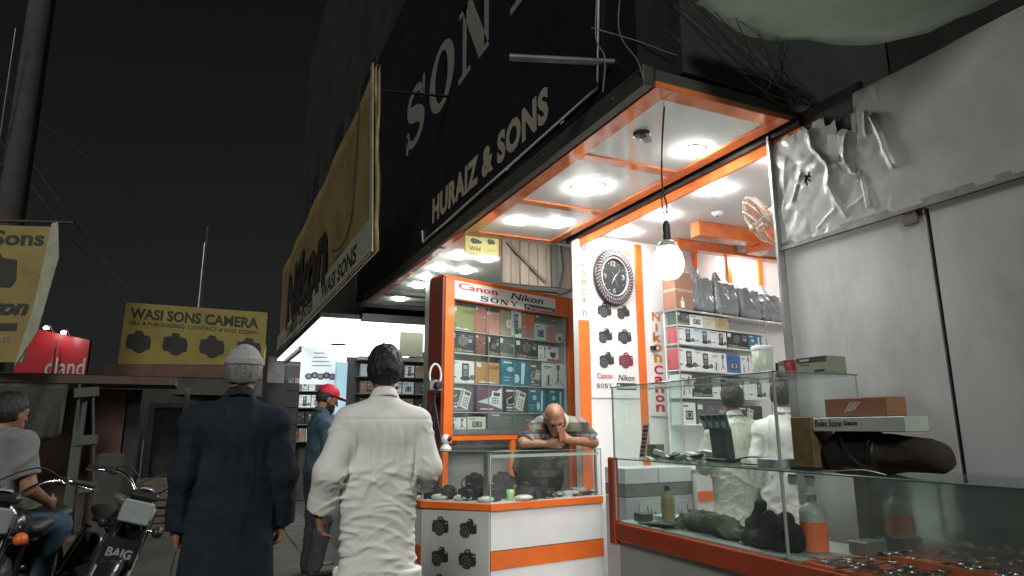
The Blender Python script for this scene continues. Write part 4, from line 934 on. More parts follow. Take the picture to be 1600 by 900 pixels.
# ------------------------------------------------------------------ orange display cabinet
cb = thing('display_cabinet', 'orange display cabinet with white brand header and glass doors behind the counter', 'cabinet')
uc = Vector((.949, .316, 0)).normalized(); FC = Frame((2.013, 5.928, 0), uc, (0, 0, 1)); DEP = .22
def cbox(n, x0, x1, z0, z1, h0, h1, m, bev=.003): b = MB(); FC.box(b, x0, x1, z0, z1, h0, h1, None, bev); return b.build(n, m, cb)
SIDE = mat('brown_red_side', (.17, .04, .025), .4, var=.1)  # shade on the orange cabinet's left side put into a darker brown red
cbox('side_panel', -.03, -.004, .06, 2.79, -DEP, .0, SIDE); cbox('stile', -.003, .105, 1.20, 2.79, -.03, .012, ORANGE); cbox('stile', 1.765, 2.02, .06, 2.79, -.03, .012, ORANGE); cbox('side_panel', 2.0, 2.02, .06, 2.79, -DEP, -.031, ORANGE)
cbox('header_rail', .106, 1.764, 2.575, 2.79, -.03, .010, ORANGE); cbox('top_panel', -.03, 2.02, 2.791, 2.81, -DEP, .012, ORANGE); cbox('back_panel', -.003, 1.999, .06, 2.79, -DEP-.01, -DEP+.012, mat('grey_back_panel', (.30, .31, .30), .5))
hd = cbox('brand_header', .10, 1.54, 2.585, 2.765, .0105, .022, WHITE)
p = MB(); brand_block(p, FC.at(.10, 2.585, .0225), 0, 0, 1.44, .18); p.build('brand_lettering', INK, hd)
cbox('sill', .10, 1.77, 1.277, 1.326, -.03, .02, ALU); cbox('lower_rail', -.003, 1.764, 1.225, 1.276, -.03, .012, ORANGE); cbox('divider', .86, .92, .06, 1.224, -.03, .010, ORANGE); cbox('stile', -.003, .06, .06, 1.199, -.03, .010, ORANGE)
cbox('lower_back', .061, 1.764, .06, 1.224, -.25, -.24, mat('dark_brown_board', (.05, .02, .018), .5)); cbox('lower_shelf', .061, 1.764, .62, .64, -.239, -.035, SIDE)
cbox('inner_side', 1.74, 1.764, 1.327, 2.574, -DEP+.013, -.031, mat('pale_inner_side', (.6, .62, .64), .35))
rows = [2.29, 2.065, 1.775, 1.496, 1.328]
for z in rows[:4]: cbox('glass_shelf', .108, 1.738, z-.010, z-.001, -.20, -.045, GLASS, 0); cbox('shelf_edge', .108, 1.738, z-.010, z-.001, -.0445, -.042, mat('shelf_edge', (.45, .5, .49), .2), 0)
cbox('sliding_pane', .106, .95, 1.328, 2.573, -.022, -.018, GLASS, 0); cbox('sliding_pane', .90, 1.763, 1.328, 2.573, -.012, -.008, GLASS, 0)
for x in (.12, .56, .92): cbox('pane_edge', x, x+.008, 1.328, 2.573, -.0075, -.004, GEDGE, 0)
cbox('mullion', .60, .66, 1.327, 2.574, -DEP+.014, -DEP+.03, mat('grey_mullion', (.42, .43, .43), .4), 0)
PK = [  # shelf row, x0, x1, height, colour, print, label, text
 (0, .124, .425, .25, OLIVE, 'text', 'olive carton reading D5100 on the top shelf', 'D5100'), (0, .43, .574, .27, BRICK, 'plain', 'tall brick red carton next to the olive one on the top shelf', None),
 (0, .583, .765, .235, SALM, 'plain', 'wide salmon carton on the top cabinet shelf', None), (0, .78, .925, .28, TANB, 'disc', 'tan carton with a white disc on the top cabinet shelf', None),
 (0, .931, 1.083, .285, WB, 'phone', 'tall white carton with black phone on the top cabinet shelf', None), (0, 1.099, 1.27, .135, SALM, 'plain', 'small salmon carton under the orange one on the top shelf', None),
 (0, 1.288, 1.467, .18, SKYB, 'gadget', 'pale blue gadget carton on the top cabinet shelf', None), (0, 1.47, 1.621, .185, SALM, 'plain', 'salmon carton at the right of the top cabinet shelf', None), (0, 1.631, 1.735, .105, WB, 'gadget', 'tiny white carton at the end of the top cabinet shelf', None),
 (1, .124, .422, .205, BLK, 'cam', 'black camera carton reading D5200 on the second shelf', 'D5200'), (1, .441, .57, .205, BRWN, 'plain', 'brown upright carton on the second cabinet shelf', None),
 (1, .60, .764, .20, BLK, 'cam', 'narrow black carton beside the D5300 carton on the second shelf', 'D3'), (1, .769, .984, .205, GRYD, 'cam', 'dark grey carton reading D5300 on the second shelf', 'D5300'),
 (1, .995, 1.334, .20, BLK, 'cam', 'wide black camera carton reading D3300 on the second shelf', 'D3300'), (1, 1.336, 1.468, .165, WB, 'tri', 'white carton with black grip on the second shelf', None), (1, 1.471, 1.663, .165, WB, 'redw', 'white and red carton on the second cabinet shelf', None),
 (2, .119, .421, .218, WB, 'phone', 'white carton with a cordless phone on the third cabinet shelf', None), (2, .441, .763, .222, OCH, 'text', 'orange carton reading D3200 on the third shelf', 'D3200'),
 (2, .788, 1.2, .27, TEAL, 'shaver', 'wide teal shaver carton on the third cabinet shelf', 'Kemei'), (2, 1.21, 1.379, .265, GRYD, 'desk', 'dark headphone carton on the third cabinet shelf', None), (2, 1.394, 1.735, .275, WB, 'tri', 'white carton with a tripod picture on the third shelf', None),
 (3, .122, .417, .262, GRYD, 'desk', 'dark grey telephone carton at the start of the fourth shelf', None), (3, .467, .82, .266, PURP, 'burst', 'purple carton with pale telephone burst on the fourth shelf', None),
 (3, .839, 1.175, .268, BLK, 'desk', 'black carton with tilted white telephone on the fourth shelf', None), (3, 1.192, 1.445, .262, TEAL, 'shaver', 'teal trimmer carton behind the bald man on the fourth shelf', 'Kemei'), (3, 1.497, 1.735, .266, TEAL, 'shaver', 'teal trimmer carton at the end of the fourth shelf', 'Kemei'),
 (4, .114, .327, .113, WB, 'tri', 'low white carton at the start of the bottom shelf', None), (4, .345, .576, .122, (.6, .64, .52), 'gadget', 'pale green low carton on the bottom cabinet shelf', None), (4, .613, 1.268, .155, (.13, .14, .145), 'plain', 'long grey plastic wrapped pack on the bottom cabinet shelf', None)]
for r_, x0, x1, h, c, k, l, tx in PK:
    pack('product_box', FC, x0, x1, rows[r_], rows[r_]+h, -.055-random.uniform(0, .008), .125, c, k, l, tx, 'cartons in the orange cabinet')
pack('product_box', FC, 1.1, 1.286, 2.4255, 2.4255+.14, -.06, .12, ORB, 'plain', 'small orange carton stacked on the salmon one on the top shelf', None, 'cartons in the orange cabinet')
pack('product_box', FC, 1.297, 1.647, 2.4755, 2.4755+.09, -.06, .12, GRYD, 'cam', 'long dark carton lying across two cartons on the top shelf', 'D7', 'cartons in the orange cabinet')
for a, b, z, h, l in ((.12, .43, 2.0, .055, ''),): pass
# planks and a sheet painting a sign's reflection over the cabinet, grey column
pl = thing('plank_panel', 'weathered grey brown plank panel above the orange cabinet', 'panel')
PLK = mat('grey_brown_planks', (.16, .13, .10), .75, var=.4, scale=7, bump=.3, bscale=30, stretch=(1, 1, .1), dirt=.4)
for k in range(8): MB().b2((2.54+k*.1, 5.75+.008*(k % 2), 2.74), (2.632+k*.1, 5.79, 3.195), bev=.006).build('plank', PLK, pl)
MB().box((2.80, 5.735, 2.97), (.56, .018, .03), rot=Matrix.Rotation(.72, 3, 'Y')).build('brace', WOODD, pl)
MB().tube([(3.2, 5.74, 3.19), (3.22, 5.73, 2.95), (3.18, 5.74, 2.75)], .012, 6).build('cable', RUBBER, pl)
MB().b2((3.08, 5.72, 2.74), (3.16, 5.748, 3.19)).build('green_strip', BEAM, pl)
po = thing('reflected_sign_sheet', 'yellow sheet standing in for a shoe sign mirrored in the far bay ceiling', 'poster')  # hung sheet paints in the ceiling's reflection of a yellow sign
F = Frame((2.17, 5.81, 3.02), (1, 0, 0), (0, 0, 1)); m_ = MB(); F.box(m_, 0, .36, 0, .18, -.006, 0); m_.build('sheet', mat('pale_yellow_reflection', (.55, .50, .14), .5), po)
m_ = MB(); m_.prism([(.05, .13), (.07, .16), (.13, .15), (.18, .13), (.17, .11), (.08, .10)], F, .0003, .0012); m_.prism([(.23, .14), (.25, .17), (.31, .16), (.32, .12), (.25, .11)], F, .0003, .0012); put_text(m_, F, 'Wild', .04, .03, .12, .045, INK, .0015, bold=.02); put_text(m_, F, 'collection', .22, .04, .12, .025, INK2, .0015); m_.build('print', INK2, po)
gc = MB().b2((2.40, 7.6, 0), (2.66, 7.85, 3.2)).build('column', mat('grey_green_column', (.20, .225, .205), .45, var=.08, scale=3)); tag(gc, 'plain grey green column beside the orange cabinet', 'column')

# ------------------------------------------------------------------ side wall: clock, camera prints, lettering
FW = Frame((0, 5.40, 0), (1, 0, 0), (0, 0, 1), (0, -1, 0))
pp = thing('print_panel', 'white wall panel printed with six cameras and brand names below the clock', 'panel')
b = MB(); FW.box(b, 3.305, 3.855, 1.62, 3.20, .001, .012); b.build('sheet', WHITE, pp)
for k, (x, z, s, v, bd_) in enumerate(((3.40, 2.40, .16, 0, INK), (3.625, 2.40, .15, 1, INK), (3.40, 2.15, .16, 1, INK), (3.625, 2.15, .16, 0, INK), (3.40, 1.91, .17, 1, INK), (3.625, 1.91, .17, 0, mat('red_camera_print', (.22, .02, .05), .4)))):
    b = MB(); cam_print(b, FW.at(0, 0, .0125), x, z, s, v, bd_); b.build('camera_print', INK, pp)
b = MB(); f = FW.at(0, 0, .0125); canon(b, f, 3.37, 1.80, .17, .055, REDINK); put_text(b, f, 'Nikon', 3.61, 1.785, .19, .06, INK, bold=.02, shear=.2); slab_sony(b, f, 3.36, 1.71, .18, .045, INK); b.prism([(3.59, 1.70), (3.82, 1.70), (3.82, 1.765), (3.59, 1.765)], f, .0003, .0015, INK); put_text(b, f, 'Panasonic', 3.60, 1.712, .21, .04, WHITE, .0025, bold=.02); b.build('brand_lettering', INK, pp)
b = MB(); put_text(b, f, 'RULAD', 3.64, 3.06, .17, .065, mat('gold_letters', (.45, .17, .02), .3), .012, bold=.05); b.build('gold_lettering', INK, pp)
ck = thing('wall_clock', 'oval wall clock with dark tyre tread rim', 'clock', None, FW(3.585, 2.81, .013))
TY = mat('tyre_dark', (.045, .028, .03), .4, var=.3); CS = mat('clock_silver', (.55, .53, .55), .25, .6)
def ov(t, r, h): return Vector((.79*r*math.cos(t), -h, r*math.sin(t)))
n = 48
prof = [(.285, .0), (.295, .02), (.285, .045), (.25, .058), (.20, .05), (.19, .03)]
vs = [ov(2*math.pi*i/n, r, h) for r, h in prof for i in range(n)]
MB().add(vs, [(j*n+i, j*n+(i+1) % n, (j+1)*n+(i+1) % n, (j+1)*n+i) for j in range(len(prof)-1) for i in range(n)], None, True).build('rim', TY, ck)
for i in range(n):
    t = 2*math.pi*i/n
    for r, w in ((.268, .020), (.232, .016)):
        c = ov(t+(.06 if r < .25 else 0), r, .058); MB().box(c, (.030, .012, .010), rot=Matrix.Rotation(-t-.5, 3, 'Y')).build('tread_block', CS if r < .25 else mat('tread_mid', (.2, .17, .19), .3), ck)
vs = [ov(2*math.pi*i/n, r, h) for r, h in ((.205, .045), (.200, .056), (.188, .056), (.186, .034)) for i in range(n)]; MB().add(vs, [(j*n+i, j*n+(i+1) % n, (j+1)*n+(i+1) % n, (j+1)*n+i) for j in range(3) for i in range(n)], None, True).build('silver_ring', CS, ck)
MB().add([ov(2*math.pi*i/n, .188, .032) for i in range(n)], [list(range(n))]).build('face', mat('clock_face', (.03, .035, .035), .3), ck)
FK = Frame((0, -.0325, 0), (1, 0, 0), (0, 0, 1), (0, -1, 0)); b = MB()
for s_, x, z in (('12', -.035, .11), ('3', .085, -.025), ('6', -.022, -.165), ('9', -.125, -.025)): put_text(b, FK, s_, x, z, .055 if s_ == '12' else .038, .055, CS, .002, bold=.03)
for i in range(12):
    if i % 3: t = 2*math.pi*i/12; b.prism(circ(.79*.155*math.cos(t), .155*math.sin(t), .007, n=8), FK, .0003, .002, CS)
b.build('numerals', CS, ck)
b = MB(); stroke(b, FK, [(-.02, -.03), (.07, .075)], .008, CS, .006); stroke(b, FK, [(.02, .025), (-.035, -.075)], .009, CS, .005); stroke(b, FK, [(-.02, .05), (.04, -.10)], .003, INK3, .007); b.build('hands', CS, ck)
st_ = thing('letter_strip', 'narrow white strip with brown vertical Nikon and Canon lettering on the wall end', 'sign')
b = MB(); FW.box(b, 3.195, 3.30, 2.36, 3.17, .001, .012); b.build('strip', WHITE, st_)
b = MB(); f = FW.at(0, 0, .0125); BRN = mat('brown_print', (.28, .14, .06), .4)
for k, ch in enumerate('Nikon'): b = MB(); put_text(b, f, ch, 3.225 if ch != 'i' else 3.245, 3.05-k*.085, .05 if ch != 'i' else .015, .07 if ch in 'Nk' else .055, BRN if k else REDINK, bold=.04); b.build('letter', BRN, st_)
for ch, x, z, w in (('C', 3.225, 2.60, .05), ('a', 3.23, 2.53, .04), ('n', 3.23, 2.40, .045)): b = MB(); put_text(b, f, ch, x, z, w, .07 if ch == 'C' else .05, BRN, bold=.02); b.build('letter', BRN, st_)
op = MB().b2((3.185, 5.388, .06), (3.302, 5.399, 2.355), bev=.003).build('orange_pier', ORANGE); tag(op, 'plain orange facing board on the end of the side wall', 'panel')
os_ = MB().b2((3.865, 5.378, .06), (3.945, 5.399, 3.19), bev=.003).build('orange_strip', ORANGE); tag(os_, 'tall orange strip on the wall between clock panel and vertical sign', 'panel')
for k, x in enumerate((4.62, 5.10, 5.55, 6.0)): o = MB().b2((x, 5.38, 2.5), (x+.055, 5.399, 3.19)).build('orange_strip', ORANGE); tag(o, 'short orange wall strip above the %s' % ('cardboard carton and first bag', 'second grey bag', 'third grey bag', 'last grey bag')[k], 'panel')
vsg = thing('vertical_sign', 'tall white sign with vertical orange Nikon and red Canon letters', 'sign')
b = MB(); FW.box(b, 3.98, 4.20, 1.45, 2.56, .001, .02); b.build('board', WHITE, vsg); b = MB(); f = FW.at(0, 0, .0205)
for k, ch in enumerate('Nikon'): b = MB(); put_text(b, f, ch, 4.04 if ch != 'i' else 4.075, 2.40-k*.105, .10 if ch != 'i' else .03, .095 if ch in 'Nk' else .08, ORINK, bold=.035); b.build('letter', ORINK, vsg)
for k, ch in enumerate('Canon'): b = MB(); put_text(b, f, ch, 4.035, 1.86-k*.092, .11, .09 if ch == 'C' else .072, REDINK, bold=.03); b.build('letter', REDINK, vsg)
b = MB(); b.prism([(3.98, 1.45), (4.2, 1.45), (4.2, 2.56), (3.98, 2.56)], FW, .0205, .0206) if False else None
hk = MB().b2((4.0, 5.34, 2.10), (4.05, 5.398, 2.14)).build('wall_socket', BPLAST); tag(hk, 'small black wall socket beside the vertical sign', 'socket')

# ------------------------------------------------------------------ glass shelf unit with cartons, bags on top
us = Vector((.984, .179, 0)).normalized(); FS = Frame((4.05, 4.95, 0), us, (0, 0, 1))
sh = thing('shelf_unit', 'white and glass shelf unit full of phone cartons on the side wall', 'shelf')
def sbox(n, x0, x1, z0, z1, h0, h1, m): b = MB(); FS.box(b, x0, x1, z0, z1, h0, h1, None, .002); return b.build(n, m, sh)
sbox('top_board', -.05, 2.3, 2.435, 2.455, -.27, .01, ALU); sbox('back_panel', -.05, 2.3, .9, 2.434, -.172, -.161, WHITE)
for z in (2.305, 2.125, 1.875, 1.62, 1.37, 1.12): sbox('shelf', -.04, 1.36, z-.014, z-.001, -.16, .0, mat('shelf_glass_white', (.6, .65, .64), .2))
for x in (-.05, 1.36): sbox('upright', x, x+.012, .9, 2.434, -.012, .0, ALU)
sbox('side_pane', -.05, -.044, .9, 2.434, -.16, -.013, GLASS)
SP = [(2.305, -.02, .15, .125, GRN, 'cam', 'dark green small carton at the start of the highest shelf'), (2.305, .155, .35, .115, WB, 'gadget', 'white carton with a small camera on the highest shelf'), (2.305, .36, .54, .12, (.6, .56, .44), 'plain', 'beige carton on the highest shelf under the bags'), (2.305, .545, .75, .12, (.42, .34, .16), 'plain', 'ochre carton on the highest shelf under the bags'),
      (2.125, -.03, .20, .16, WB, 'phone', 'phone carton with a red side at the start of the second wall shelf'), (2.125, .205, .455, .16, SKYB, 'phone', 'pale blue phone carton on the second wall shelf'), (2.125, .46, .70, .155, WB, 'phone', 'white phone carton beside the black camera carton on the wall shelf'), (2.125, .71, 1.06, .16, BLK, 'cam', 'wide black camera carton on the second wall shelf'), (2.125, 1.065, 1.29, .165, TEAL, 'shaver', 'teal carton at the end of the second wall shelf'),
      (1.875, -.04, .20, .205, WB, 'phone', 'phone carton with a red side at the start of the third wall shelf'), (1.875, .205, .44, .195, WB, 'phone', 'white phone carton second along the third wall shelf'), (1.875, .445, .675, .19, WB, 'tri', 'white headset carton on the third wall shelf'), (1.875, .68, .90, .175, BLUE, 'gadget', 'deep blue carton on the third wall shelf'), (1.875, .905, 1.07, .185, WB, 'tri', 'white upright carton beside the blue one on the third wall shelf'), (1.875, 1.075, 1.23, .145, WB, 'phone', 'small white phone carton at the end of the third wall shelf'),
      (1.62, -.03, .13, .21, WB, 'tri', 'white carton at the start of the fourth wall shelf'), (1.62, .14, .42, .19, BLK, 'cam', 'black camera carton on the fourth wall shelf behind the glass'), (1.62, .43, .70, .20, WB, 'phone', 'white phone carton on the fourth wall shelf behind the glass'), (1.62, .71, .98, .20, WB, 'tri', 'white tripod carton on the fourth wall shelf behind the glass'), (1.62, .99, 1.30, .19, WB, 'phone', 'white phone carton at the end of the fourth wall shelf'),
      (1.37, -.03, .16, .20, WB, 'gadget', 'white webcam carton on the fifth wall shelf behind the glass'), (1.37, .18, .62, .19, GRYD, 'cam', 'dark carton on the fifth wall shelf behind the glass'), (1.37, .64, 1.2, .18, BLK, 'desk', 'black telephone carton on the fifth wall shelf behind the glass')]
for z, x0, x1, h, c, k, l in SP: pack('product_box', FS, x0, x1, z, z+h, -.015, .135, c, k, l, 'D5300' if k == 'cam' else None, 'cartons on the wall shelves', side=(.62, .07, .09) if 'red side' in l else None)
bx_ = pack('cardboard_carton', FS, -.05, .20, 2.4555, 2.82, -.0, .16, (.30, .155, .10), 'none', 'brown cardboard carton on top of the shelf unit', cat='carton')
b = MB(); FS.box(b, -.052, .202, 2.63, 2.655, -.162, .002); b.v = [tuple(Vector(v)-bx_.location) for v in b.v]; b.build('packing_tape', mat('pale_tape', (.45, .33, .25), .3), bx_)
b = MB(); f = FS.at(.02, 2.47, .001); b.prism([(0, 0), (.05, 0), (.05, .07), (0, .07)], f, .0, .001); b.prism([(.01, .08), (.025, .11), (.04, .08)], f, .0, .001); b.v = [tuple(Vector(v)-bx_.location) for v in b.v]; b.build('handling_marks', WHITE, bx_)
BAG = mat('grey_plastic_bag', (.20, .225, .24), .22, var=.15, scale=5, bump=.35, bscale=16, spec=.7)
for k, (x0, x1, zt) in enumerate(((.23, .58, 2.94), (.60, .98, 2.93), (1.0, 1.38, 2.90), (1.40, 1.76, 2.88))):
    cx = (x0+x1)/2; w = (x1-x0)/2; hz = zt-2.456
    def bag_f(P, k=k, w=w, hz=hz):
        Q = np.abs(P-A((0, 0, hz*.42)))-A((w*.70, .08, hz*.31)); d = np.linalg.norm(np.maximum(Q, 0), axis=1)+np.minimum(Q.max(1), 0)-.04+.12*np.maximum(P[:, 2]-hz*.35, 0)
        d = smin(d, f_cap(P, (-.03+.05*(k % 2), 0, hz*.74), (.03-.05*(k % 2), .0, hz*.98), .08, .02), .06)
        d = d+folds(P, 11.3*k+2, [((6, 6, 9), .010, .9), ((9, 9, 16), .007, -.7), ((5, 5, 5), .018, False)])
        return smax(d, -P[:, 2]+.004, .006)
    o = sdf_object('plastic_bag', bag_f, (-w-.12, -.25, -.02), (w+.12, .25, hz+.1), .011, BAG); o.location = FS(cx, 2.4558, -.15); o.rotation_euler = (0, 0, .18)
    tag(o, ['grey plastic wrapped bundle next to the cardboard carton', 'grey plastic wrapped bundle, second from the carton', 'grey plastic wrapped bundle, third from the carton', 'grey plastic wrapped bundle nearest the sheet wall'][k], 'bag', 'wrapped bundles on the shelf unit')

# ------------------------------------------------------------------ the shop counter with its glass case
XY = Frame((0, 0, 0), (1, 0, 0), (0, 1, 0))
ct = thing('shop_counter', 'white and orange shop counter with a glass case on top', 'counter')
P1 = Vector((2.107, 5.013)); P2 = Vector((1.70, 5.50)); PR = Vector((3.24, 5.16)); PO = [tuple(P1), tuple(PR), (3.24, 5.37), (2.36, 5.40), (2.06, 5.62), (2.0, 5.90), (1.70, 5.90), tuple(P2)]
def grow(d):
    c = Vector((2.35, 5.4)); return [((p[0]+(-d if p[0] < 2.3 and p[1] > 5.1 else 0)), p[1]-d if p[1] < 5.2 or (p[0] < 1.8 and p[1] < 5.6) else p[1]) for p in PO]
MB().prism(grow(0), XY, .02, .70).build('base', WHITE, ct); MB().prism(grow(.022), XY, .701, .750).build('orange_rim', ORANGE, ct); MB().prism(grow(-.01), XY, .7505, .757).build('display_floor', WHITE, ct)
def side(a, b): a = Vector((*a, 0)); b = Vector((*b, 0)); u = (b-a).normalized(); return Frame(a, u, (0, 0, 1)), (b-a).length
FR, LR = side(P1, PR); FL, LL = side(P2, P1); FWg, LW = side((1.70, 5.90), P2)
def cf(fr, n, x0, x1, z0, z1, h0, h1, m, par=ct): b = MB(); fr.box(b, x0, x1, z0, z1, h0, h1); return b.build(n, m, par)
cf(FR, 'orange_stripe', .004, LR, .256, .392, .0005, .006, ORANGE); cf(FWg, 'orange_stripe', 0, LW-.004, .256, .392, .0005, .006, ORANGE)
cf(FR, 'dark_joint', .003, LR, .394, .398, .0005, .003, BLACK); cf(FR, 'corner_joint', .0, .003, .02, .70, .0005, .003, BLACK)
cf(FL, 'print_sheet', .01, LL-.01, .02, .698, .0005, .004, mat('grey_white_sheet', (.55, .57, .54), .35, var=.05))
for k, (x, z, v) in enumerate(((.10, .49, 0), (.36, .49, 1), (.10, .26, 1), (.355, .255, 0), (.10, .05, 0), (.36, .05, 1))):
    b = MB(); cam_print(b, FL.at(0, 0, .0045), x, z, .16, v, MATS['red_camera_print'] if k == 5 else INK); b.build('camera_print', INK, ct)
ZT = 1.16
cf(FR, 'glass_pane', .004, LR, .7575, ZT-.012, -.008, -.002, GLASS); cf(FL, 'glass_pane', .004, LL-.004, .7575, ZT-.012, -.008, -.002, GLASS); cf(FWg, 'glass_pane', 0, LW-.004, .7575, ZT-.012, -.008, -.002, GLASS)
MB().prism(grow(.006), XY, ZT-.010, ZT).build('glass_top', GLASS, ct)
gt = grow(.0075)
for q in range(len(gt)-3): 
    a, c = gt[q], gt[(q+1) % len(gt)]
for a, c in ((gt[0], gt[1]), (gt[7], gt[0]), (gt[6], gt[7])):
    MB().tube([(*a, ZT-.005), (*c, ZT-.005)], .006, 4).build('top_edge', GEDGE, ct)
for p, fr_ in ((P1, None), (P2, None), (PR, None)): MB().cyl((p.x, p.y, .7575), (p.x, p.y, ZT-.011), .006, n=6).build('corner_bead', mat('glass_bead', (.4, .46, .43), .15), ct)
cf(FR, 'inner_rail', .01, LR-.01, ZT-.055, ZT-.03, -.02, -.010, mat('pale_rail', (.6, .63, .6), .2)); cf(FR, 'inner_upright', LR-.04, LR-.02, .758, ZT-.012, -.05, -.03, ALU); cf(FL, 'inner_upright', LL-.10, LL-.06, .80, ZT-.02, -.09, -.07, ALU)
# cameras inside the counter
def make_dslr(label, loc, rz, s=1.0):
    t = thing('camera', label, 'camera', 'cameras in the counter case', loc, rz); t.scale = (s,)*3
    f = Frame((0, 0, 0), (1, 0, 0), (0, 0, 1), (0, -1, 0))
    b = MB(); b.prism([(-.068, 0), (.066, 0), (.07, .02), (.068, .075), (.05, .086), (.03, .088), (.022, .108), (-.02, .108), (-.032, .088), (-.06, .086), (-.07, .07), (-.072, .015)], f, -.03, .03); b.prism([(-.072, .004), (-.042, .004), (-.042, .084), (-.072, .076)], f, .03, .052); b.build('body', BPLAST, t)
    b = MB().lathe([(.034, .0), (.035, .02), (.033, .022), (.036, .026), (.036, .06), (.033, .062), (.037, .066), (.037, .085), (.032, .086), (.028, .078), (.001, .074)], (.008, -.03, .045), (0, -1, 0), 20); l_ = b.build('lens', BPLAST, t)
    MB().lathe([(.0375, .030), (.0378, .034), (.0378, .038), (.0375, .042)], (.008, -.03, .045), (0, -1, 0), 20).build('zoom_ring', mat('ribbed_rubber', (.05, .05, .05), .6), l_); MB().lathe([(.001, .080), (.026, .079)], (.008, -.03, .045), (0, -1, 0), 20).build('front_glass', mat('lens_glass', (.03, .035, .05), .05, spec=.8), l_)
    MB().b2((-.016, -.02, .1085), (.016, .012, .113)).build('hot_shoe', ALU, t); MB().cyl((.045, 0, .086), (.045, 0, .097), .011, n=12).build('mode_dial', BPLAST, t); MB().b2((-.05, -.0525, .055), (-.045, -.053, .06)).build('badge', REDINK, t)
    MB().tube(spline([(-.07, 0, .07), (-.10, -.02, .04), (-.09, -.05, .003), (-.02, -.09, .004), (.05, -.07, .004)], 6), .005, 4).build('strap', RUBBER, t)
    return t
for k, (x, y, rz, s, l) in enumerate(((1.92, 5.50, -.5, 1.05, 'black camera at the chamfered end of the counter case'), (2.06, 5.34, -.7, 1.15, 'black camera with a thick lens behind the chamfered pane'), (2.20, 5.22, -.2, 1.2, 'black camera by the counter corner next to the green cup'), (2.14, 5.44, -.3, 1.1, 'black camera at the back of the counter case corner'),
                                      (2.50, 5.20, .5, 1.2, 'black camera with its lens turned to the right in the counter case'), (2.36, 5.34, .15, 1.15, 'black camera raised behind the green cup'), (1.83, 5.62, -1.0, 1.0, 'black camera deepest in the wing of the counter case'))):
    z = .758
    if k in (3, 5): pd = tag(MB().b2((x-.08, y-.05, .7575), (x+.08, y+.05, .85), bev=.005).build('display_block', BPLAST), 'black display block under a camera %s' % ('by the case corner' if k == 3 else 'behind the green cup'), 'block'); z = .851
    make_dslr(l, (x, y, z), rz, s)
mirrorless = make_dslr('black camera on end with a hinged screen raised in the counter case', (2.66, 5.20, .758), .9, .9)
MB().box((.0, .01, .135), (.10, .05, .045), rot=Matrix.Rotation(-.25, 3, 'Y'), bev=.006).build('flash_head', BPLAST, mirrorless)
gcp = tag(MB().lathe([(.026, 0), (.030, .01), (.034, .085), (.031, .085), (.028, .012), (.001, .01)], (2.34, 5.14, .758), n=18).build('green_cup', mat('pale_green_plastic', (.35, .62, .25), .3)), 'small pale green cup in the counter case', 'cup')
PAD = mat('white_cushion', (.6, .62, .58), .5, bump=.1)
for k, (x, y, rz, l) in enumerate(((2.12, 5.12, .2, 'white cushion at the corner of the counter case'), (2.44, 5.09, .1, 'white cushion right of the green cup in the counter case'), (1.98, 5.30, -.8, 'white cushion behind the chamfered counter pane'), (1.84, 5.46, -.8, 'white cushion at the wing end of the counter case'))):
    o = MB().ell((0, 0, .022), (.085, .05, .026)).build('cushion', PAD); o.location = (x, y, .757); o.rotation_euler = (0, 0, rz); tag(o, l, 'cushion', 'cushions in the counter case')
rnd = random.Random(11); SMALL = [('memory_card_pack', (.05, .07, .008)), ('battery', (.035, .05, .02)), ('charger', (.06, .08, .03)), ('cable_pack', (.09, .06, .018))]
NOUN = ('card pack', 'battery', 'charger', 'cable pack')
for k in range(34):
    n, d = SMALL[k % 4]; u = (k+.5)/34; x = 2.72+.47*((k*7) % 17)/16; y = 5.12+.06*(x-2.1)+.02+.16*((k*5) % 11)/10
    o = MB().box((0, 0, d[2]/2), d, bev=.003).build(n, [pm((.6, .6, .6)), BPLAST, pm((.5, .5, .48)), pm((.3, .1, .06)), INK2, pm((.62, .64, .66))][k % 6]); o.location = (x, y, .758+.012*(k % 3)); o.rotation_euler = (rnd.uniform(-.2, .2), rnd.uniform(-.2, .2), rnd.uniform(0, 3))
    tag(o, 'small %s among the clutter at the right of the counter case' % NOUN[k % 4], NOUN[k % 4], 'clutter in the counter case')
# things standing on the counter
wc = thing('webcam', 'white round headed webcam standing on the counter top', 'camera', None, (1.93, 5.60, ZT+.001), .5)
MB().lathe([(.05, 0), (.052, .012), (.03, .035), (.022, .05), (.001, .05)], n=20).build('stand', WHITE, wc); MB().ell((0, 0, .085), (.043, .043, .045)).build('head', WHITE, wc); MB().lathe([(.022, .0), (.024, .006), (.001, .008)], (0, -.037, .09), (0, -1, 0), 16).build('lens', BPLAST, wc)
tp = thing('tripod_camera', 'camera mounted on a black tripod on the counter end', 'camera', None, (1.86, 5.74, ZT+.001))
for k in range(3):
    t = 2*math.pi*k/3+.9; MB().tube([(.012*math.cos(t), .012*math.sin(t), .40), (.13*math.cos(t), .13*math.sin(t), .005)], [.009, .006], 6).build('leg', BPLAST, tp)
MB().cyl((0, 0, .25), (0, 0, .50), .010, n=8).build('column', BPLAST, tp); MB().b2((-.03, -.02, .49), (.03, .02, .515), bev=.004).build('head', BPLAST, tp)
f = Frame((0, 0, .517), Vector((.95, .3, 0)), (0, 0, 1)); b = MB(); b.prism([(-.065, 0), (.065, 0), (.068, .07), (.03, .08), (.02, .095), (-.02, .095), (-.03, .08), (-.066, .075)], f, -.03, .03); b.build('body', mat('silver_grey_body', (.22, .23, .23), .35), tp); MB().lathe([(.034, 0), (.036, .05), (.030, .052), (.001, .046)], f(0, .042, .03), f.n, 18).build('lens', BPLAST, tp)
rl = thing('ring_light', 'white ring light behind the tripod camera', 'lamp', None, (1.90, 5.84, ZT+.001)); cz = .66
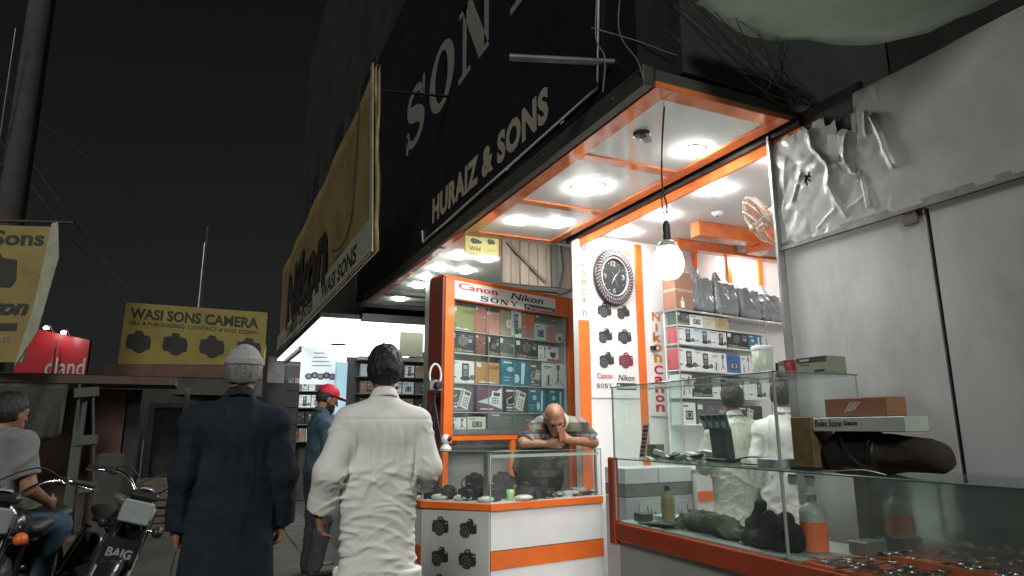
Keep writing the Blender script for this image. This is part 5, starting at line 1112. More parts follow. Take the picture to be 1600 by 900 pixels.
MB().tube([(.055*math.cos(2*math.pi*k/24), 0, cz+.105*math.sin(2*math.pi*k/24)) for k in range(25)], .010, 8, caps=False).build('ring', mat('ring_white', (.75, .75, .72), .4), rl); MB().cyl((0, 0, 0), (0, 0, cz-.1), .007, n=8).build('stem', BPLAST, rl); MB().cyl((0, 0, 0), (0, 0, .01), .05, n=14).build('base', BPLAST, rl)

# ------------------------------------------------------------------ the next shop further along: ceiling with its lamplight painted as glow, shelves
CGLOW = mat('painted_ceiling_glow', (.97, 1, .98), emit=2.6)  # plain ceiling lit by lamps; its brightness is put in as emission
nc = thing('glow_painted_ceiling', 'white ceiling of the next shop along, its lamplight painted as glow', 'ceiling')
for k in range(5): MB().b2((1.50, 10.35+k*1.40, 3.0), (4.3, 11.72+k*1.40, 3.03)).build('glow_painted_panel', CGLOW, nc)
MB().b2((1.48, 10.3, 3.031), (4.4, 17.4, 3.10)).build('frame', BEAM, nc); MB().b2((2.1, 10.22, 3.0), (4.5, 10.33, 3.12), bev=.004).build('edge_beam', BEAM, nc)
MB().lathe([(.16, 0), (.16, -.012), (.001, -.014)], (2.3, 13.4, 2.999), n=24).build('vent_disc', mat('grey_vent', (.25, .26, .25), .5), nc)
MB().b2((1.62, 14.0, 2.90), (1.70, 17, 2.999)).build('edge_trim', DARKM, nc)
bk = MB().b2((1.3, 17.4, 0), (4.6, 17.5, 3.1)).build('wall_next_shop', mat('next_shop_wall', (.10, .10, .095), .6, var=.3)); bk['kind'] = 'structure'
bk = MB().b2((4.5, 10.25, 0), (4.6, 17.4, 3.1)).build('wall_next_shop_side', MATS['next_shop_wall']); bk['kind'] = 'structure'
sc_ = thing('lit_poster', 'white lit poster of camera lenses above the man in the red cap', 'poster')
F = Frame((1.36, 11.4, 2.06), Vector((1, -.12, 0)), (0, 0, 1)); b = MB(); F.box(b, 0, .62, 0, .62, -.03, 0); b.build('panel', mat('lit_poster_face', (.75, .84, .90), emit=.35), sc_)
b = MB()
for k in range(5): b.prism(circ(.14+k*.095, .13+.02*(k % 2), .062, .055, 14), F, .0005+.0004*k, .002+.0004*k, INK if k % 2 else INK2); b.prism(circ(.14+k*.095, .13+.02*(k % 2), .03, n=10), F, .0045, .005, INK3)
for k in range(4): b.prism([(.15+.02*k, .30+k*.07), (.5-.03*k, .31+k*.07), (.5-.05*k, .325+k*.07), (.2, .32+k*.07)], F, .0005, .002, INK3)
b.build('print', INK, sc_)
dk = thing('display_wall', 'dark display wall with shelves of small cartons in the next shop', 'shelf')
MB().b2((2.05, 11.0, 0), (4.45, 11.1, 2.50)).build('back_panel', mat('dark_display_back', (.05, .05, .05), .5), dk)
for z in (1.35, 1.62, 1.9, 2.18): MB().b2((2.2, 10.80, z-.015), (4.4, 10.998, z-.001)).build('shelf', mat('grey_shelf', (.2, .2, .2), .4), dk)
MB().b2((2.2, 10.78, 2.44), (4.4, 10.998, 2.50)).build('cornice', mat('pale_cornice', (.3, .31, .3), .4), dk)
FD = Frame((0, 10.84, 0), (1, 0, 0), (0, 0, 1)); cols = [BLK, WB, GRYD, WB, (.3, .2, .14), BLK, SKYB]
NTH = ['first', 'second', 'third', 'fourth', 'fifth', 'sixth', 'seventh', 'eighth']; HUES = ['black', 'white', 'dark grey', 'white', 'brown', 'black', 'pale blue']; ORD = ['lowest', 'second', 'third', 'highest']; kk = 0
for zi, z in enumerate((1.35, 1.62, 1.9, 2.18)):
    x = 2.25
    for j in range(8):
        w = .16+.10*((j*5+zi*3) % 4)/3; c = cols[(j*3+zi*2) % 7]; kd = ['cam', 'gadget', 'phone', 'plain'][(j+zi) % 4]
        pack('product_box', FD, x, x+w, z, z+.20, -.0, .12, c, kd, '%s carton, %s along the %s shelf of the next shop' % (HUES[(j*3+zi*2) % 7], NTH[j], ORD[zi]), None, 'cartons in the next shop'); x += w+.02
bp_ = MB().b2((1.86, 10.85, 1.55), (2.03, 10.99, 2.40), bev=.004).build('light_box', mat('pale_blue_lit_panel', (.35, .55, .66), emit=.55)); tag(bp_, 'pale blue lit panel beside the dark display wall', 'light box')
for k, (x, w, c, l) in enumerate(((2.86, .40, (.34, .36, .25), 'olive notice board above the next shop shelves'), (3.32, .36, (.40, .42, .30), 'pale notice board above the next shop shelves'))):
    o = MB().b2((x, 10.72, 2.52), (x+w, 10.77, 2.93), bev=.004).build('notice_board', pm(c)); tag(o, l, 'board')
o = MB().b2((3.70, 10.72, 2.52), (3.98, 10.76, 2.93)).build('blue_screen', mat('blue_screen', (.35, .55, .7), emit=.5)); tag(o, 'pale blue screen above the next shop shelves', 'screen')

d2 = thing('goods_rack', 'dark rack of small goods at the back of the next shop', 'shelf')
MB().b2((1.34, 13.6, 0), (2.06, 13.7, 2.55)).build('back_panel', MATS['dark_display_back'], d2)
FD2 = Frame((0, 13.44, 0), (1, 0, 0), (0, 0, 1))
for zi, z in enumerate((1.10, 1.42, 1.74, 2.06)):
    MB().b2((1.36, 13.40, z-.015), (2.06, 13.598, z-.001)).build('shelf', MATS['grey_shelf'], d2); x = 1.38
    for j in range(4):
        w = .12+.05*((j*3+zi) % 3); c = cols[(j*2+zi*3) % 7]
        pack('product_box', FD2, x, x+w, z, z+.24, -.0, .1, c, ['gadget', 'cam', 'plain', 'phone'][(j+zi) % 4], '%s carton, %s along the %s shelf of the back rack in the next shop' % (HUES[(j*2+zi*3) % 7], NTH[j], ORD[zi]), None, 'cartons on the back rack'); x += w+.015
# ------------------------------------------------------------------ the neighbouring stall's glass showcase
sc2 = thing('glass_showcase', 'stepped glass showcase with dark red trim and grey base on the pavement', 'showcase')
XF, XB, YF, YN, YE = 2.485, 3.07, 3.79, 2.376, .70
GF = mat('stall_floor_orange', (.62, .13, .04), .35, var=.15, scale=6, dirt=.3)
def add(n, a, b, m, bev=0.0, par=sc2): return MB().b2(a, b, bev=bev).build(n, m, par)
add('base', (XF+.02, YE, 0), (XB, YF, .63), GREYB); add('trim', (XF-.012, YE, .632), (XB, YF-.001, .742), REDTRIM, .006); add('end_board', (XF-.015, YF, .60), (XF+.03, YF+.065, 1.15), REDTRIM, .006)
add('case_floor', (XF+.012, 2.32, .7425), (XB-.01, YF-.01, .752), mat('case_floor_white', (.45, .47, .44), .3, dirt=.4)); add('case_floor', (XF+.012, YE, .7425), (XB-.01, 2.315, .752), GF)
add('front_pane', (XF, YN+.002, .7525), (XF+.006, YF-.004, 1.138), GLASS); add('front_pane', (XF, YE, .7525), (XF+.006, YN-.002, 1.138), GLASS)
add('deck_pane', (XF-.004, YN+.0015, 1.139), (XB, YF-.001, 1.147), GLASS); add('deck_pane', (XF-.004, YE, 1.139), (XB, YN-.0015, 1.147), GLASS)
add('upper_pane', (XF, YN+.004, 1.1475), (XF+.006, YF-.004, 1.604), GLASS); add('end_pane', (XF+.007, YN, 1.1475), (XB, YN+.006, 1.604), GLASS); add('end_pane', (XF+.007, YF-.010, 1.1475), (XB, YF-.004, 1.604), GLASS); add('top_pane', (XF-.006, YN-.004, 1.605), (XB+.004, YF, 1.613), GLASS)
for n, p, q, r in (('post', (XF, YN, .753), (XF, YN, 1.138), .009), ('post', (XF, YN, 1.148), (XF, YN, 1.604), .009), ('post', (XF, YF-.004, .753), (XF, YF-.004, 1.604), .007), ('post', (XB, YN+.003, 1.148), (XB, YN+.003, 1.604), .004)):
    MB().cyl(p, q, r, n=6).build(n, mat('case_post', (.30, .36, .33), .2, var=.1), sc2)
for p, q in (((XF-.006, YN-.004, 1.609), (XF-.006, YF, 1.609)), ((XF-.006, YN-.004, 1.609), (XB+.004, YN-.004, 1.609)), ((XF-.005, YE, 1.143), (XF-.005, YF, 1.143))): MB().tube([p, q], .0055, 4).build('glass_edge', GEDGE, sc2)
add('top_rail', (XF+.008, YN+.02, 1.575), (XF+.014, 3.4, 1.58), mat('clear_rail', (.7, .72, .7), .2))
MIR = mat('dark_mirror', (.36, .41, .39), .06, .72, var=.12, scale=3)
add('mirror_back', (XB-.02, YE, .753), (XB-.012, 2.36, 1.137), MIR); add('back_post', (XB-.05, 2.365, .753), (XB-.01, 2.42, 1.137), mat('olive_post', (.10, .10, .07), .4)); add('end_pane', (XF+.04, YF-.008, .753), (XB, YF-.003, 1.138), GLASS)
for k, y in enumerate((2.30, 2.20)):
    t = add('hinge_clip', (XF+.0065, y, 1.085), (XF+.014, y+.045, 1.13), mat('clip_clear', (.4, .45, .42), .15)); 
# ---- on the case floor
def soft(name, label, cat, f, lo, hi, h, m, loc, rz=0): o = sdf_object(name, f, lo, hi, h, m); o.location = loc; o.rotation_euler = (0, 0, rz); return tag(o, label, cat)
OLC = mat('olive_cloth', (.11, .115, .085), .85, var=.4, scale=5, bump=.3, bscale=80); BLC = mat('black_cloth', (.014, .014, .014), .8, var=.3, bump=.2, bscale=80)
def cloth_f(P):
    d = f_cap(P, (-.22, .0, .035), (.20, .03, .03), .036, .03)
    for a, b, ra, rb in (((-.20, .05, .03), (.24, .04, .025), .035, .028), ((-.24, -.03, .06), (-.02, -.04, .075), .030, .034), ((-.02, -.045, .07), (.16, -.02, .055), .034, .026), ((-.22, .02, .08), (-.12, .0, .105), .026, .018), ((-.10, .03, .085), (.10, .05, .065), .026, .022), ((.12, -.05, .04), (.26, -.03, .03), .032, .022), ((-.26, -.05, .04), (-.20, .05, .055), .03, .026)):
        d = smin(d, f_cap(P, a, b, ra, rb), .012)
    Q = P.copy(); Q[:, 2] *= 1.1
    return smax(d+folds(P, 5.1, [((14, 30, 24), .011, .5), ((9, 14, 30), .008, -.6), ((6, 12, 10), .012, False)]), -P[:, 2], .004)
soft('folded_cloth', 'folded olive green cloth lying in the glass showcase', 'cloth', cloth_f, (-.4, -.2, -.02), (.4, .2, .25), .005, OLC, (2.66, 3.04, .753), -math.pi/2)
def blk_f(P):
    d = f_cap(P, (-.10, 0, .10), (-.06, 0, .20), .045, .030)
    for a, b, ra, rb in (((-.06, .02, .04), (.06, .03, .12), .06, .045), ((-.02, -.03, .05), (.02, -.03, .15), .045, .03), ((.08, 0, .03), (.10, .0, .15), .05, .035), ((.13, .02, .03), (.15, .01, .10), .035, .025), ((-.12, -.02, .03), (-.05, -.04, .05), .04, .04)):
        d = smin(d, f_cap(P, a, b, ra, rb), .014)
    return smax(d+folds(P, 9.7, [((8, 8, 8), .018, True), ((15, 15, 15), .008, True)]), -P[:, 2], .01)
soft('black_pouch', 'crumpled black cloth pouch beside the orange bottle in the showcase', 'pouch', blk_f, (-.25, -.2, -.02), (.25, .2, .3), .007, BLC, (2.62, 2.60, .753), -math.pi/2)
def bottle(label, loc, hgt, r, fill, liquid, body):
    t = thing('bottle', label, 'bottle', None, loc)
    MB().lathe([(r*.9, 0), (r, .01), (r, hgt*.66), (r*.92, hgt*.74), (r*.45, hgt*.83), (r*.36, hgt*.85), (r*.36, hgt*.90)], n=20).build('body', body, t)
    MB().lathe([(r*1.004, .006), (r*1.006, hgt*fill-.004), (r*1.003, hgt*fill)], n=20).build('liquid_level', liquid, t)
    MB().lathe([(r*.42, hgt*.88), (r*.42, hgt*.99), (r*.38, hgt), (.001, hgt)], n=16).build('cap', mat('bottle_cap_'+str(int(r*1000)), (.05, .05, .05) if r < .05 else (.35, .36, .34), .4), t)
MILK = mat('milky_plastic', (.55, .60, .54), .3, transl=.3, var=.05)
bottle('murky yellow bottle with a black cap in the glass showcase', (2.66, 3.47, .753), .235, .042, .55, mat('murky_yellow', (.36, .28, .13), .3, dirt=.2), mat('cloudy_yellow', (.42, .36, .22), .3, transl=.2, dirt=.3))
bottle('big bottle of orange liquid standing in the glass showcase', (2.74, 2.395-.06+.11, .753), .27, .062, .52, mat('orange_liquid', (.85, .17, .04), .25, var=.06), MILK)
0 and bottle('milky bottle of orange liquid behind the mirror post in the showcase', (2.90, 2.02, .753), .27, .062, .55, MATS['orange_liquid'], MILK)
for k, (x, y, d, c, l) in enumerate(((2.62, 3.68, (.08, .10, .05), (.05, .075, .055), 'small dark green box at the far end of the showcase floor'), (2.80, 3.62, (.16, .20, .03), (.55, .58, .56), 'flat white box on the far showcase floor'), (2.92, 2.30, (.14, .10, .06), (.16, .18, .15), 'grey flat stack of boxes behind the orange bottle'), (2.60, 2.74, (.06, .08, .012), (.6, .6, .58), 'small white paper slip by the black pouch'))):
    o = MB().box((0, 0, d[2]/2), d, bev=.003).build('small_box', pm(c)); o.location = (x, y, .753); tag(o, l, 'box')
o = MB()
rnd = random.Random(5)
GRNP = mat('greenish_packets', (.10, .13, .10), .35, var=.4, scale=20)
for k in range(9):
    o = MB().box((0, 0, .005), (.07, .11, .010), bev=.002).build('flat_packet', GRNP); o.location = (2.56+.04*(k % 3), 3.50-.03*k+.05, .753+.004*k); o.rotation_euler = (0, .04, rnd.uniform(-.8, .8)); tag(o, 'flat greenish packet, %s up the loose pile by the yellow bottle' % ['first', 'second', 'third', 'fourth', 'fifth', 'sixth', 'seventh', 'eighth', 'topmost'][k], 'packet', 'loose packets in the showcase')
# watches on the orange tray
wt = None
def make_watch():
    t = thing('wrist_watch', 'x', 'watch'); 
    MB().tube(spline([(-.09, 0, .006), (-.05, 0, .010), (0, 0, .012), (.05, 0, .010), (.09, 0, .006)], 4), .0001, 4) if False else None
    for s_ in (-1, 1): MB().box((s_*.055, 0, .008), (.075, .020, .005), rot=Matrix.Rotation(s_*.06, 3, 'Y'), bev=.002).build('strap', BLKS, t)
    MB().lathe([(.019, .003), (.021, .006), (.021, .012), (.018, .014), (.001, .014)], n=14).build('case', ALU, t); MB().lathe([(.016, .0145), (.001, .0146)], n=14).build('dial', mat('watch_dial', (.05, .06, .07), .1), t)
    return t
BLKS = mat('watch_strap', (.02, .02, .018), .5, var=.4, scale=30)
wt = make_watch(); KIDS = {wt.name: kids(wt)}
n = 0
for i in range(9):
    for j in range(7):
        x = 2.54+j*.075; y = 2.20-i*.125
        if (i*7+j) % 9 == 4: continue
        c = wt if n == 0 else copy_tree(wt)
        c.location = (x+rnd.uniform(-.015, .015), y+rnd.uniform(-.03, .03), .753+rnd.uniform(0, .012)); c.rotation_euler = (rnd.uniform(-.1, .1), rnd.uniform(-.1, .1), rnd.uniform(-.5, .5)+(1.4 if n % 4 == 0 else 0))
        c['label'] = 'dark strapped wrist watch lying on the orange showcase tray'; c['group'] = 'watches on the orange tray'; n += 1
KIDS = None
add('tray_ledge', (XF+.30, YE, .7525), (XF+.315, 2.10, .79), GF)
# ---- on the middle deck inside the upper case
F = Frame((2.60, 3.72, 1.148), Vector((.3, -1, 0)), Vector((.05, 0, 1)))
tst = thing('strap_card', 'leaning card of small red and black watch straps at the showcase end', 'card', None, (0, 0, 0)); 
G = Frame((2.62, 3.70, 1.149), Vector((.25, -1, 0)), Vector((.0, -.30, 1))); b = MB(); G.box(b, 0, .05, 0, .23, -.004, 0); b.build('card', WHITE, tst); 
for k in range(8): b = MB(); G.box(b, .006, .044, .012+k*.027, .028+k*.027, .0005, .006); b.build('strap', [BPLAST, pm((.35, .06, .05))][k % 2], tst)
o = MB().box((0, 0, .045), (.07, .10, .09), bev=.003).build('small_box', pm((.12, .15, .10))); o.location = (2.68, 3.60, 1.148); tag(o, 'small dark green and tan box on the upper showcase deck', 'box')
for k in range(26):
    n_, d = SMALL[k % 4]; o = MB().box((0, 0, d[2]/2), (d[0]*.8, d[1]*.8, d[2]), bev=.003).build('trinket', [pm((.65, .65, .65)), BPLAST, pm((.5, .5, .5)), INK2, ALU][k % 5]); o.location = (2.58+.30*((k*5) % 9)/8, 3.52-.40*((k*7) % 13)/12, 1.149+.012*(k % 3)); o.rotation_euler = (rnd.uniform(-.3, .3), rnd.uniform(-.3, .3), rnd.uniform(0, 3)); tag(o, 'small watch part among the clutter on the upper showcase deck', 'trinket', 'trinkets on the upper deck')
mo = thing('battery_stand', 'dark stand topped with a row of blue battery cards in the showcase', 'display stand', None, (2.70, 3.0, 1.148), -.15)
MB().box((0, 0, .012), (.10, .20, .024), bev=.004).build('foot', BPLAST, mo); MB().box((0, 0, .11), (.05, .16, .175), rot=Matrix.Rotation(-.08, 3, 'Y'), bev=.006).build('body', mat('slate_plastic', (.08, .085, .09), .35), mo)
for k in range(4):
    c = MB().box((-.035, .10-k*.066, .225), (.006, .060, .085), rot=Matrix.Rotation(-.2, 3, 'Y')).build('battery_card', pm((.16, .30, .40)), mo); fk = Frame((-.0405, .128-k*.066, .185), (0, -1, 0), Vector((-.2, 0, 1)), (-1, 0, -.2)); b = MB(); b.prism(circ(.03, .025, .018, n=14), fk, .0, .002, pm((.5, .55, .58))); b.prism([(.006, .055), (.05, .055), (.05, .08), (.006, .08)], fk, 0, .002, INK); b.build('card_print', INK, c)
wb = MB().tube(spline([(2.66, 2.86, 1.155), (2.62, 2.80, 1.175), (2.66, 2.72, 1.19), (2.72, 2.66, 1.17), (2.64, 2.62, 1.155), (2.6, 2.74, 1.155), (2.66, 2.84, 1.16)], 7), .004, 5).build('coiled_cable', RUBBER); tag(wb, 'coiled black cable on the upper showcase deck', 'cable')
o = MB().box((0, 0, .022), (.12, .16, .045), bev=.004).build('small_box', pm((.42, .46, .52))); o.location = (2.60, 2.50, 1.148); tag(o, 'flat pale blue grey box in the near corner of the upper deck', 'box')
# ---- on the lower deck outside
o = MB().box((0, 0, .115), (.16, .11, .23), bev=.003).build('brown_box', mat('stained_brown_box', (.16, .115, .05), .6, var=.5, scale=7, dirt=.6)); o.location = (2.62, 2.295, 1.1605); o.rotation_euler = (0, 0, .1); tag(o, 'stained upright olive brown box beside the upper glass case', 'box')
o = MB().b2((2.53, 2.235, 1.148), (2.72, 2.362, 1.160)).build('black_tray', BPLAST); tag(o, 'thin black tray under the olive brown box', 'tray')
rl_ = thing('cloth_roll', 'thick dark brown and black roll lying on the lower showcase top', 'roll', None, (2.66, 1.96, 1.148))
def roll_f(P):
    d = f_ecap(P, (0, .19, .085), (0, -.215, .080), .085, .066, (0, 0, 1), 1.0)
    return d+folds(P, 3.3, [((8, 4, 8), .012, True), ((18, 9, 18), .006, True)])
sdf_object('brown_roll', lambda P: smax(roll_f(P), P[:, 1]-.02, .01), (-.14, -.34, -.02), (.14, .34, .22), .008, mat('dark_brown_leather', (.040, .028, .019), .85, var=.5, scale=7, dirt=.3), rl_)
sdf_object('black_wrap', lambda P: smax(roll_f(P)-.006, -P[:, 1]+.0, .01), (-.14, -.34, -.02), (.14, .34, .22), .008, mat('black_vinyl_wrap', (.016, .016, .016), .45, var=.3), rl_)
MB().tube(spline([(-.08, .16, .17), (-.10, .10, .08), (-.08, .04, .03), (-.085, .02, .12), (-.04, .0, .176)], 6), .004, 5).build('strap', DARKM, rl_)
wbx = thing('white_box', 'flat white box with handwritten words lying on the dark roll', 'box', None, (2.62, 2.0, 1.324), -.02)
MB().box((0, 0, .031), (.14, .46, .062), bev=.003).build('carton', pm((.46, .52, .47)), wbx)
F = Frame((-.0705, .215, .01), (0, -1, 0), (0, 0, 1), (-1, 0, 0)); b = MB(); f = F; 
put_text(b, F, 'Rolex Stone', .0, .012, .145, .030, BLACK, .0015, bold=.012, shear=.18); put_text(b, F, 'Geum', .155, .018, .07, .020, BLACK, .0015, bold=.03, shear=.18); b.build('handwriting', BLACK, wbx)
cbx = thing('cardboard_box', 'flat brown cardboard box with white scribble topmost on the roll', 'box', None, (2.64, 2.02, 1.3865), .05); MB().box((0, 0, .042), (.13, .30, .084), bev=.004).build('carton', CARD, cbx)
F = Frame((-.0655, .03, .02), (0, -1, 0), (0, 0, 1), (-1, 0, 0)); b = MB()
for k in range(4): stroke(b, F, [(k*.014-.02, .0+.003*k), (k*.014+.015, .045)], .004, WHITE, .001)
b.build('scribble', WHITE, cbx)
o = MB().tube(spline([(2.58, 2.22, 1.152), (2.55, 2.12, 1.155), (2.56, 2.0, 1.165), (2.54, 1.88, 1.153)], 6), .003, 5).build('loose_string', ALU); tag(o, 'loose pale string in front of the dark roll', 'string')
# ---- on the top pane
tb_ = thing('telephone_box', 'red and green telephone carton on top of the upper glass case', 'box', None, (2.93, 2.53, 1.6135)); MB().box((0, 0, .045), (.14, .32, .09), bev=.003).build('carton', pm((.26, .28, .22)), tb_)
F = Frame((-.0705, .16, 0), (0, -1, 0), (0, 0, 1), (-1, 0, 0)); b = MB(); b.prism([(.055, .001), (.13, .001), (.115, .089), (.04, .089)], F, .0002, .001, pm((.30, .02, .05))); b.prism([(.135, .062), (.318, .062), (.318, .089), (.12, .089)], F, .0002, .001, pm((.05, .05, .045))); b.prism([(.002, .001), (.05, .001), (.038, .06), (.002, .06)], F, .0002, .001, pm((.6, .6, .55)))
g2 = Frame(F(.07, .012, 0), Vector((0, -1, .25)), Vector((0, .25, 1)), (-1, 0, 0)); b.prism([(0, 0), (.03, 0), (.03, .06), (0, .06)], g2, .001, .0015, pm((.45, .12, .14)))
for q in range(4):
    for s_ in range(3): b.prism([(.003+s_*.009, .004+q*.01), (.009+s_*.009, .004+q*.01), (.009+s_*.009, .010+q*.01), (.003+s_*.009, .010+q*.01)], g2, .0015, .002, pm((.30, .02, .05)))
b.prism([(.15, .048), (.21, .048), (.21, .053), (.15, .053)], F, .0002, .001, pm((.30, .02, .05))); b.prism([(.15, .070), (.21, .070), (.21, .080), (.15, .080)], F, .001, .0015, pm((.4, .4, .38))); b.prism([(.24, .01), (.30, .01), (.30, .022), (.24, .022)], F, .0002, .001, INK); b.build('print', INK, tb_)
jr = thing('white_jar', 'translucent white jar with a bright lid on top of the showcase', 'jar', None, (2.80, 2.74, 1.6135)); MB().lathe([(.048, 0), (.052, .01), (.056, .15), (.050, .152)], n=20).build('body', mat('jar_white', (.66, .72, .62), .25, transl=.4, var=.03), jr); MB().lathe([(.058, .150), (.059, .168), (.052, .175), (.001, .176)], n=20).build('lid', WHITE, jr)
o = MB().b2((2.88, 2.70, 1.6135), (2.92, 2.735, 1.70), bev=.005).build('dark_bottle', BPLAST); tag(o, 'small dark box between white jar and telephone carton', 'box')
# ---- low cabinets inside the shop, seen through the glass
ic = thing('inner_cabinet', 'grey low cabinet with handwritten script board inside the shop', 'cabinet')
GRW = mat('grey_white_board', (.5, .5, .53), .4, var=.05)
for x0, x1, z0, z1, m in ((3.08, 3.40, .90, 1.02, GRW), (3.41, 3.745, .90, 1.02, GRW), (3.08, 3.745, .80, .895, mat('dark_grey_strip', (.12, .12, .125), .4, var=.3)), (3.08, 3.745, .06, .795, mat('mid_grey_board', (.32, .32, .34), .4))): MB().b2((x0, 4.55, z0), (x1, 4.85, z1), bev=.003).build('drawer_front' if z0 == .9 else 'cabinet_front', m, ic)
MB().b2((3.20, 4.535, .56), (3.73, 4.549, .76)).build('script_board', mat('pale_grey_board', (.38, .38, .40), .4), ic); F = Frame((3.22, 4.534, .58), (1, 0, 0), (0, 0, 1)); b = MB()
for k in range(7): x = .02+k*.066; stroke(b, F, spline([(x, .13-.01*(k % 3)), (x+.01, .07), (x+.03, .04+.02*(k % 2)), (x+.045, .08), (x+.03, .10)] if k % 2 else [(x, .05), (x+.02, .03), (x+.04, .06), (x+.03, .14)], 4), .010, INK, .0015)
for k in range(4): b.prism(circ(.06+k*.12, .025+.13*(k % 2), .006, n=8), F, .0003, .0015, INK)
b.build('script', INK, ic)
iw = thing('inner_counter', 'white inner counter with an orange stripe inside the shop', 'counter'); MB().b2((3.76, 4.5, .06), (5.3, 4.9, .98), bev=.003).build('body', WHITE, iw); MB().b2((3.755, 4.494, .74), (5.3, 4.499, .82)).build('orange_stripe', ORANGE, iw); MB().b2((3.75, 4.48, .981), (5.3, 4.92, 1.0)).build('top', GREYB, iw)
# ------------------------------------------------------------------ people
WCL = mat('white_cotton', (.82, .83, .79), .92, var=.05, scale=9, bump=.10, bscale=30, spec=.15); DCL = mat('black_blue_cotton', (.019, .025, .034), .9, var=.25, scale=7, bump=.1, bscale=30, spec=.2)
DEN = mat('denim_shirt', (.035, .07, .10), .75, var=.2, scale=20, bump=.15, bscale=120); JEANS = mat('blue_jeans', (.04, .08, .12), .8, var=.25, scale=9, bump=.15, bscale=140); GTEE = mat('grey_tee', (.20, .205, .21), .8, var=.06, bump=.1, bscale=40)
DTR = mat('dark_trousers', (.025, .03, .036), .8, var=.2); SHOE = mat('black_shoe', (.02, .018, .016), .5)
CAPG = mat('grey_knit_cap', (.33, .33, .34), .8, var=.12, scale=30, bump=.25, bscale=120); CAPR = mat('red_cap', (.52, .01, .035), .6, var=.1, bump=.1, bscale=90)
def dress(p, name, f, lo, hi, h, m): return sdf_object(name, f, lo, hi, h, m, p)
def shoes(p, fig):
    for k in 'LR':
        a, t = fig.J['an'+k], fig.J['to'+k]; f = lambda P: smax(smin(f_cap(P, (a[0], a[1]-.02, .045), t+A((0, .03, .015)), .05, .046), f_cap(P, (a[0], a[1], .05), (a[0], a[1], .10), .05, .048), .02), -P[:, 2]+.001, .006)
        lo = np.minimum(a, t)-.1; hi = np.maximum(a, t)+.12; lo[2] = -.02; hi[2] = .2; dress(p, 'shoe', f, lo, hi, .009, SHOE)
# man in white
fg = Fig(dict(elL=(-.27, -.06, 1.11), wrL=(-.29, .03, .92), elR=(.235, -.03, 1.12), wrR=(.26, .20, 1.02), head=(0, .02, 1.62), knL=(-.10, .10, .50), anL=(-.10, .0, .085), toL=(-.11, .17, .03), anR=(.11, -.18, .10), knR=(.11, .0, .5), toR=(.12, -.02, .03)), handL=dict(curl=.8, thumb=(.2, 1, 0), dir=(.05, .1, -1)), handR=dict(curl=.6, dir=(.1, 1, -.15), thumb=(-1, 0, .3)), girth=.86)
p = make_person('man walking away in a long white shirt with short black hair', fg, (.855, 3.50, 0), -.06, .008, 1.02)
lo, hi = fg.box(.2)
dress(p, 'long_shirt', kurta(fg, .54, .195, 2.2, .045, .056, [((3.5, 3, 1.2), .018, False), ((5, 4, 5), .014, False)], o=.026, cut=.02, split=1.0, yoke=1.365, cuff=True, cr=shirt_creases(4, n=110, soft=1.35)), (lo[0], lo[1], .50), (hi[0], hi[1], 1.60), .0066, WCL)
dress(p, 'trousers', trousers(fg, 4.2, .05, top=.64), (lo[0], lo[1], .05), (hi[0], hi[1], 1.02), .010, WCL); hb = head_box(fg); dress(p, 'hair', hair_cut(fg, back=-.085, thick=.014, rough=.008, top=.02), hb[0], hb[1], .006, HAIR); shoes(p, fg)
# man in black with a grey cap
fg = Fig(dict(head=(.01, .03, 1.605),  elR=(.235, -.05, 1.10), wrR=(.245, .05, .87), elL=(-.225, -.05, 1.10), wrL=(-.225, .02, .86)), hm=(-.18, .08, 0), handR=dict(curl=1.0, thumb=(-.3, 1, 0), dir=(0, .1, -1)), handL=dict(curl=.9, dir=(0, .1, -1)), girth=.93)
p = make_person('older man walking away in a black robe and grey cap', fg, (.15, 3.70, 0), .02, .008, 1.02)
lo, hi = fg.box(.22)
dress(p, 'long_robe', kurta(fg, .42, .25, 7.9, .03, .058, [((10, 7, .55), .020, True), ((5, 4, 3), .012, False), ((6, 5, 9), .006, .7)], o=.034, cut=.0, cr=shirt_creases(9, n=10, down=6, z0=.75, soft=.8)), (lo[0], lo[1], .38), (hi[0], hi[1], 1.58), .008, DCL)
dress(p, 'trousers', trousers(fg, 1.2, .055, top=.55), (lo[0], lo[1], .05), (hi[0], hi[1], 1.02), .011, DCL); hb = head_box(fg); dress(p, 'hair', hair_cut(fg, back=-.075, thick=.008, rough=.004, top=.006), hb[0], hb[1], .006, GHAIR); shoes(p, fg)
def cap_f(P):
    Q = (P-fg.J['head'])@fg.M
    d = f_ell(P, fg.head_pt(0, -.014, .045), (.086, .106, .098), fg.M)
    d = smax(d, .035-Q[:, 2]+.12*Q[:, 1], .006)
    return smin(d, np.maximum(np.abs(np.linalg.norm((Q-A((0, -.014, 0)))[:, :2]*A((1, .81)), axis=1)-.088)-.005, np.abs(Q[:, 2]-.055-.12*Q[:, 1])-.018), .006)+.002*(vnoise(P*60)-.5)
dress(p, 'cap', cap_f, hb[0], hb[1], .006, CAPG)
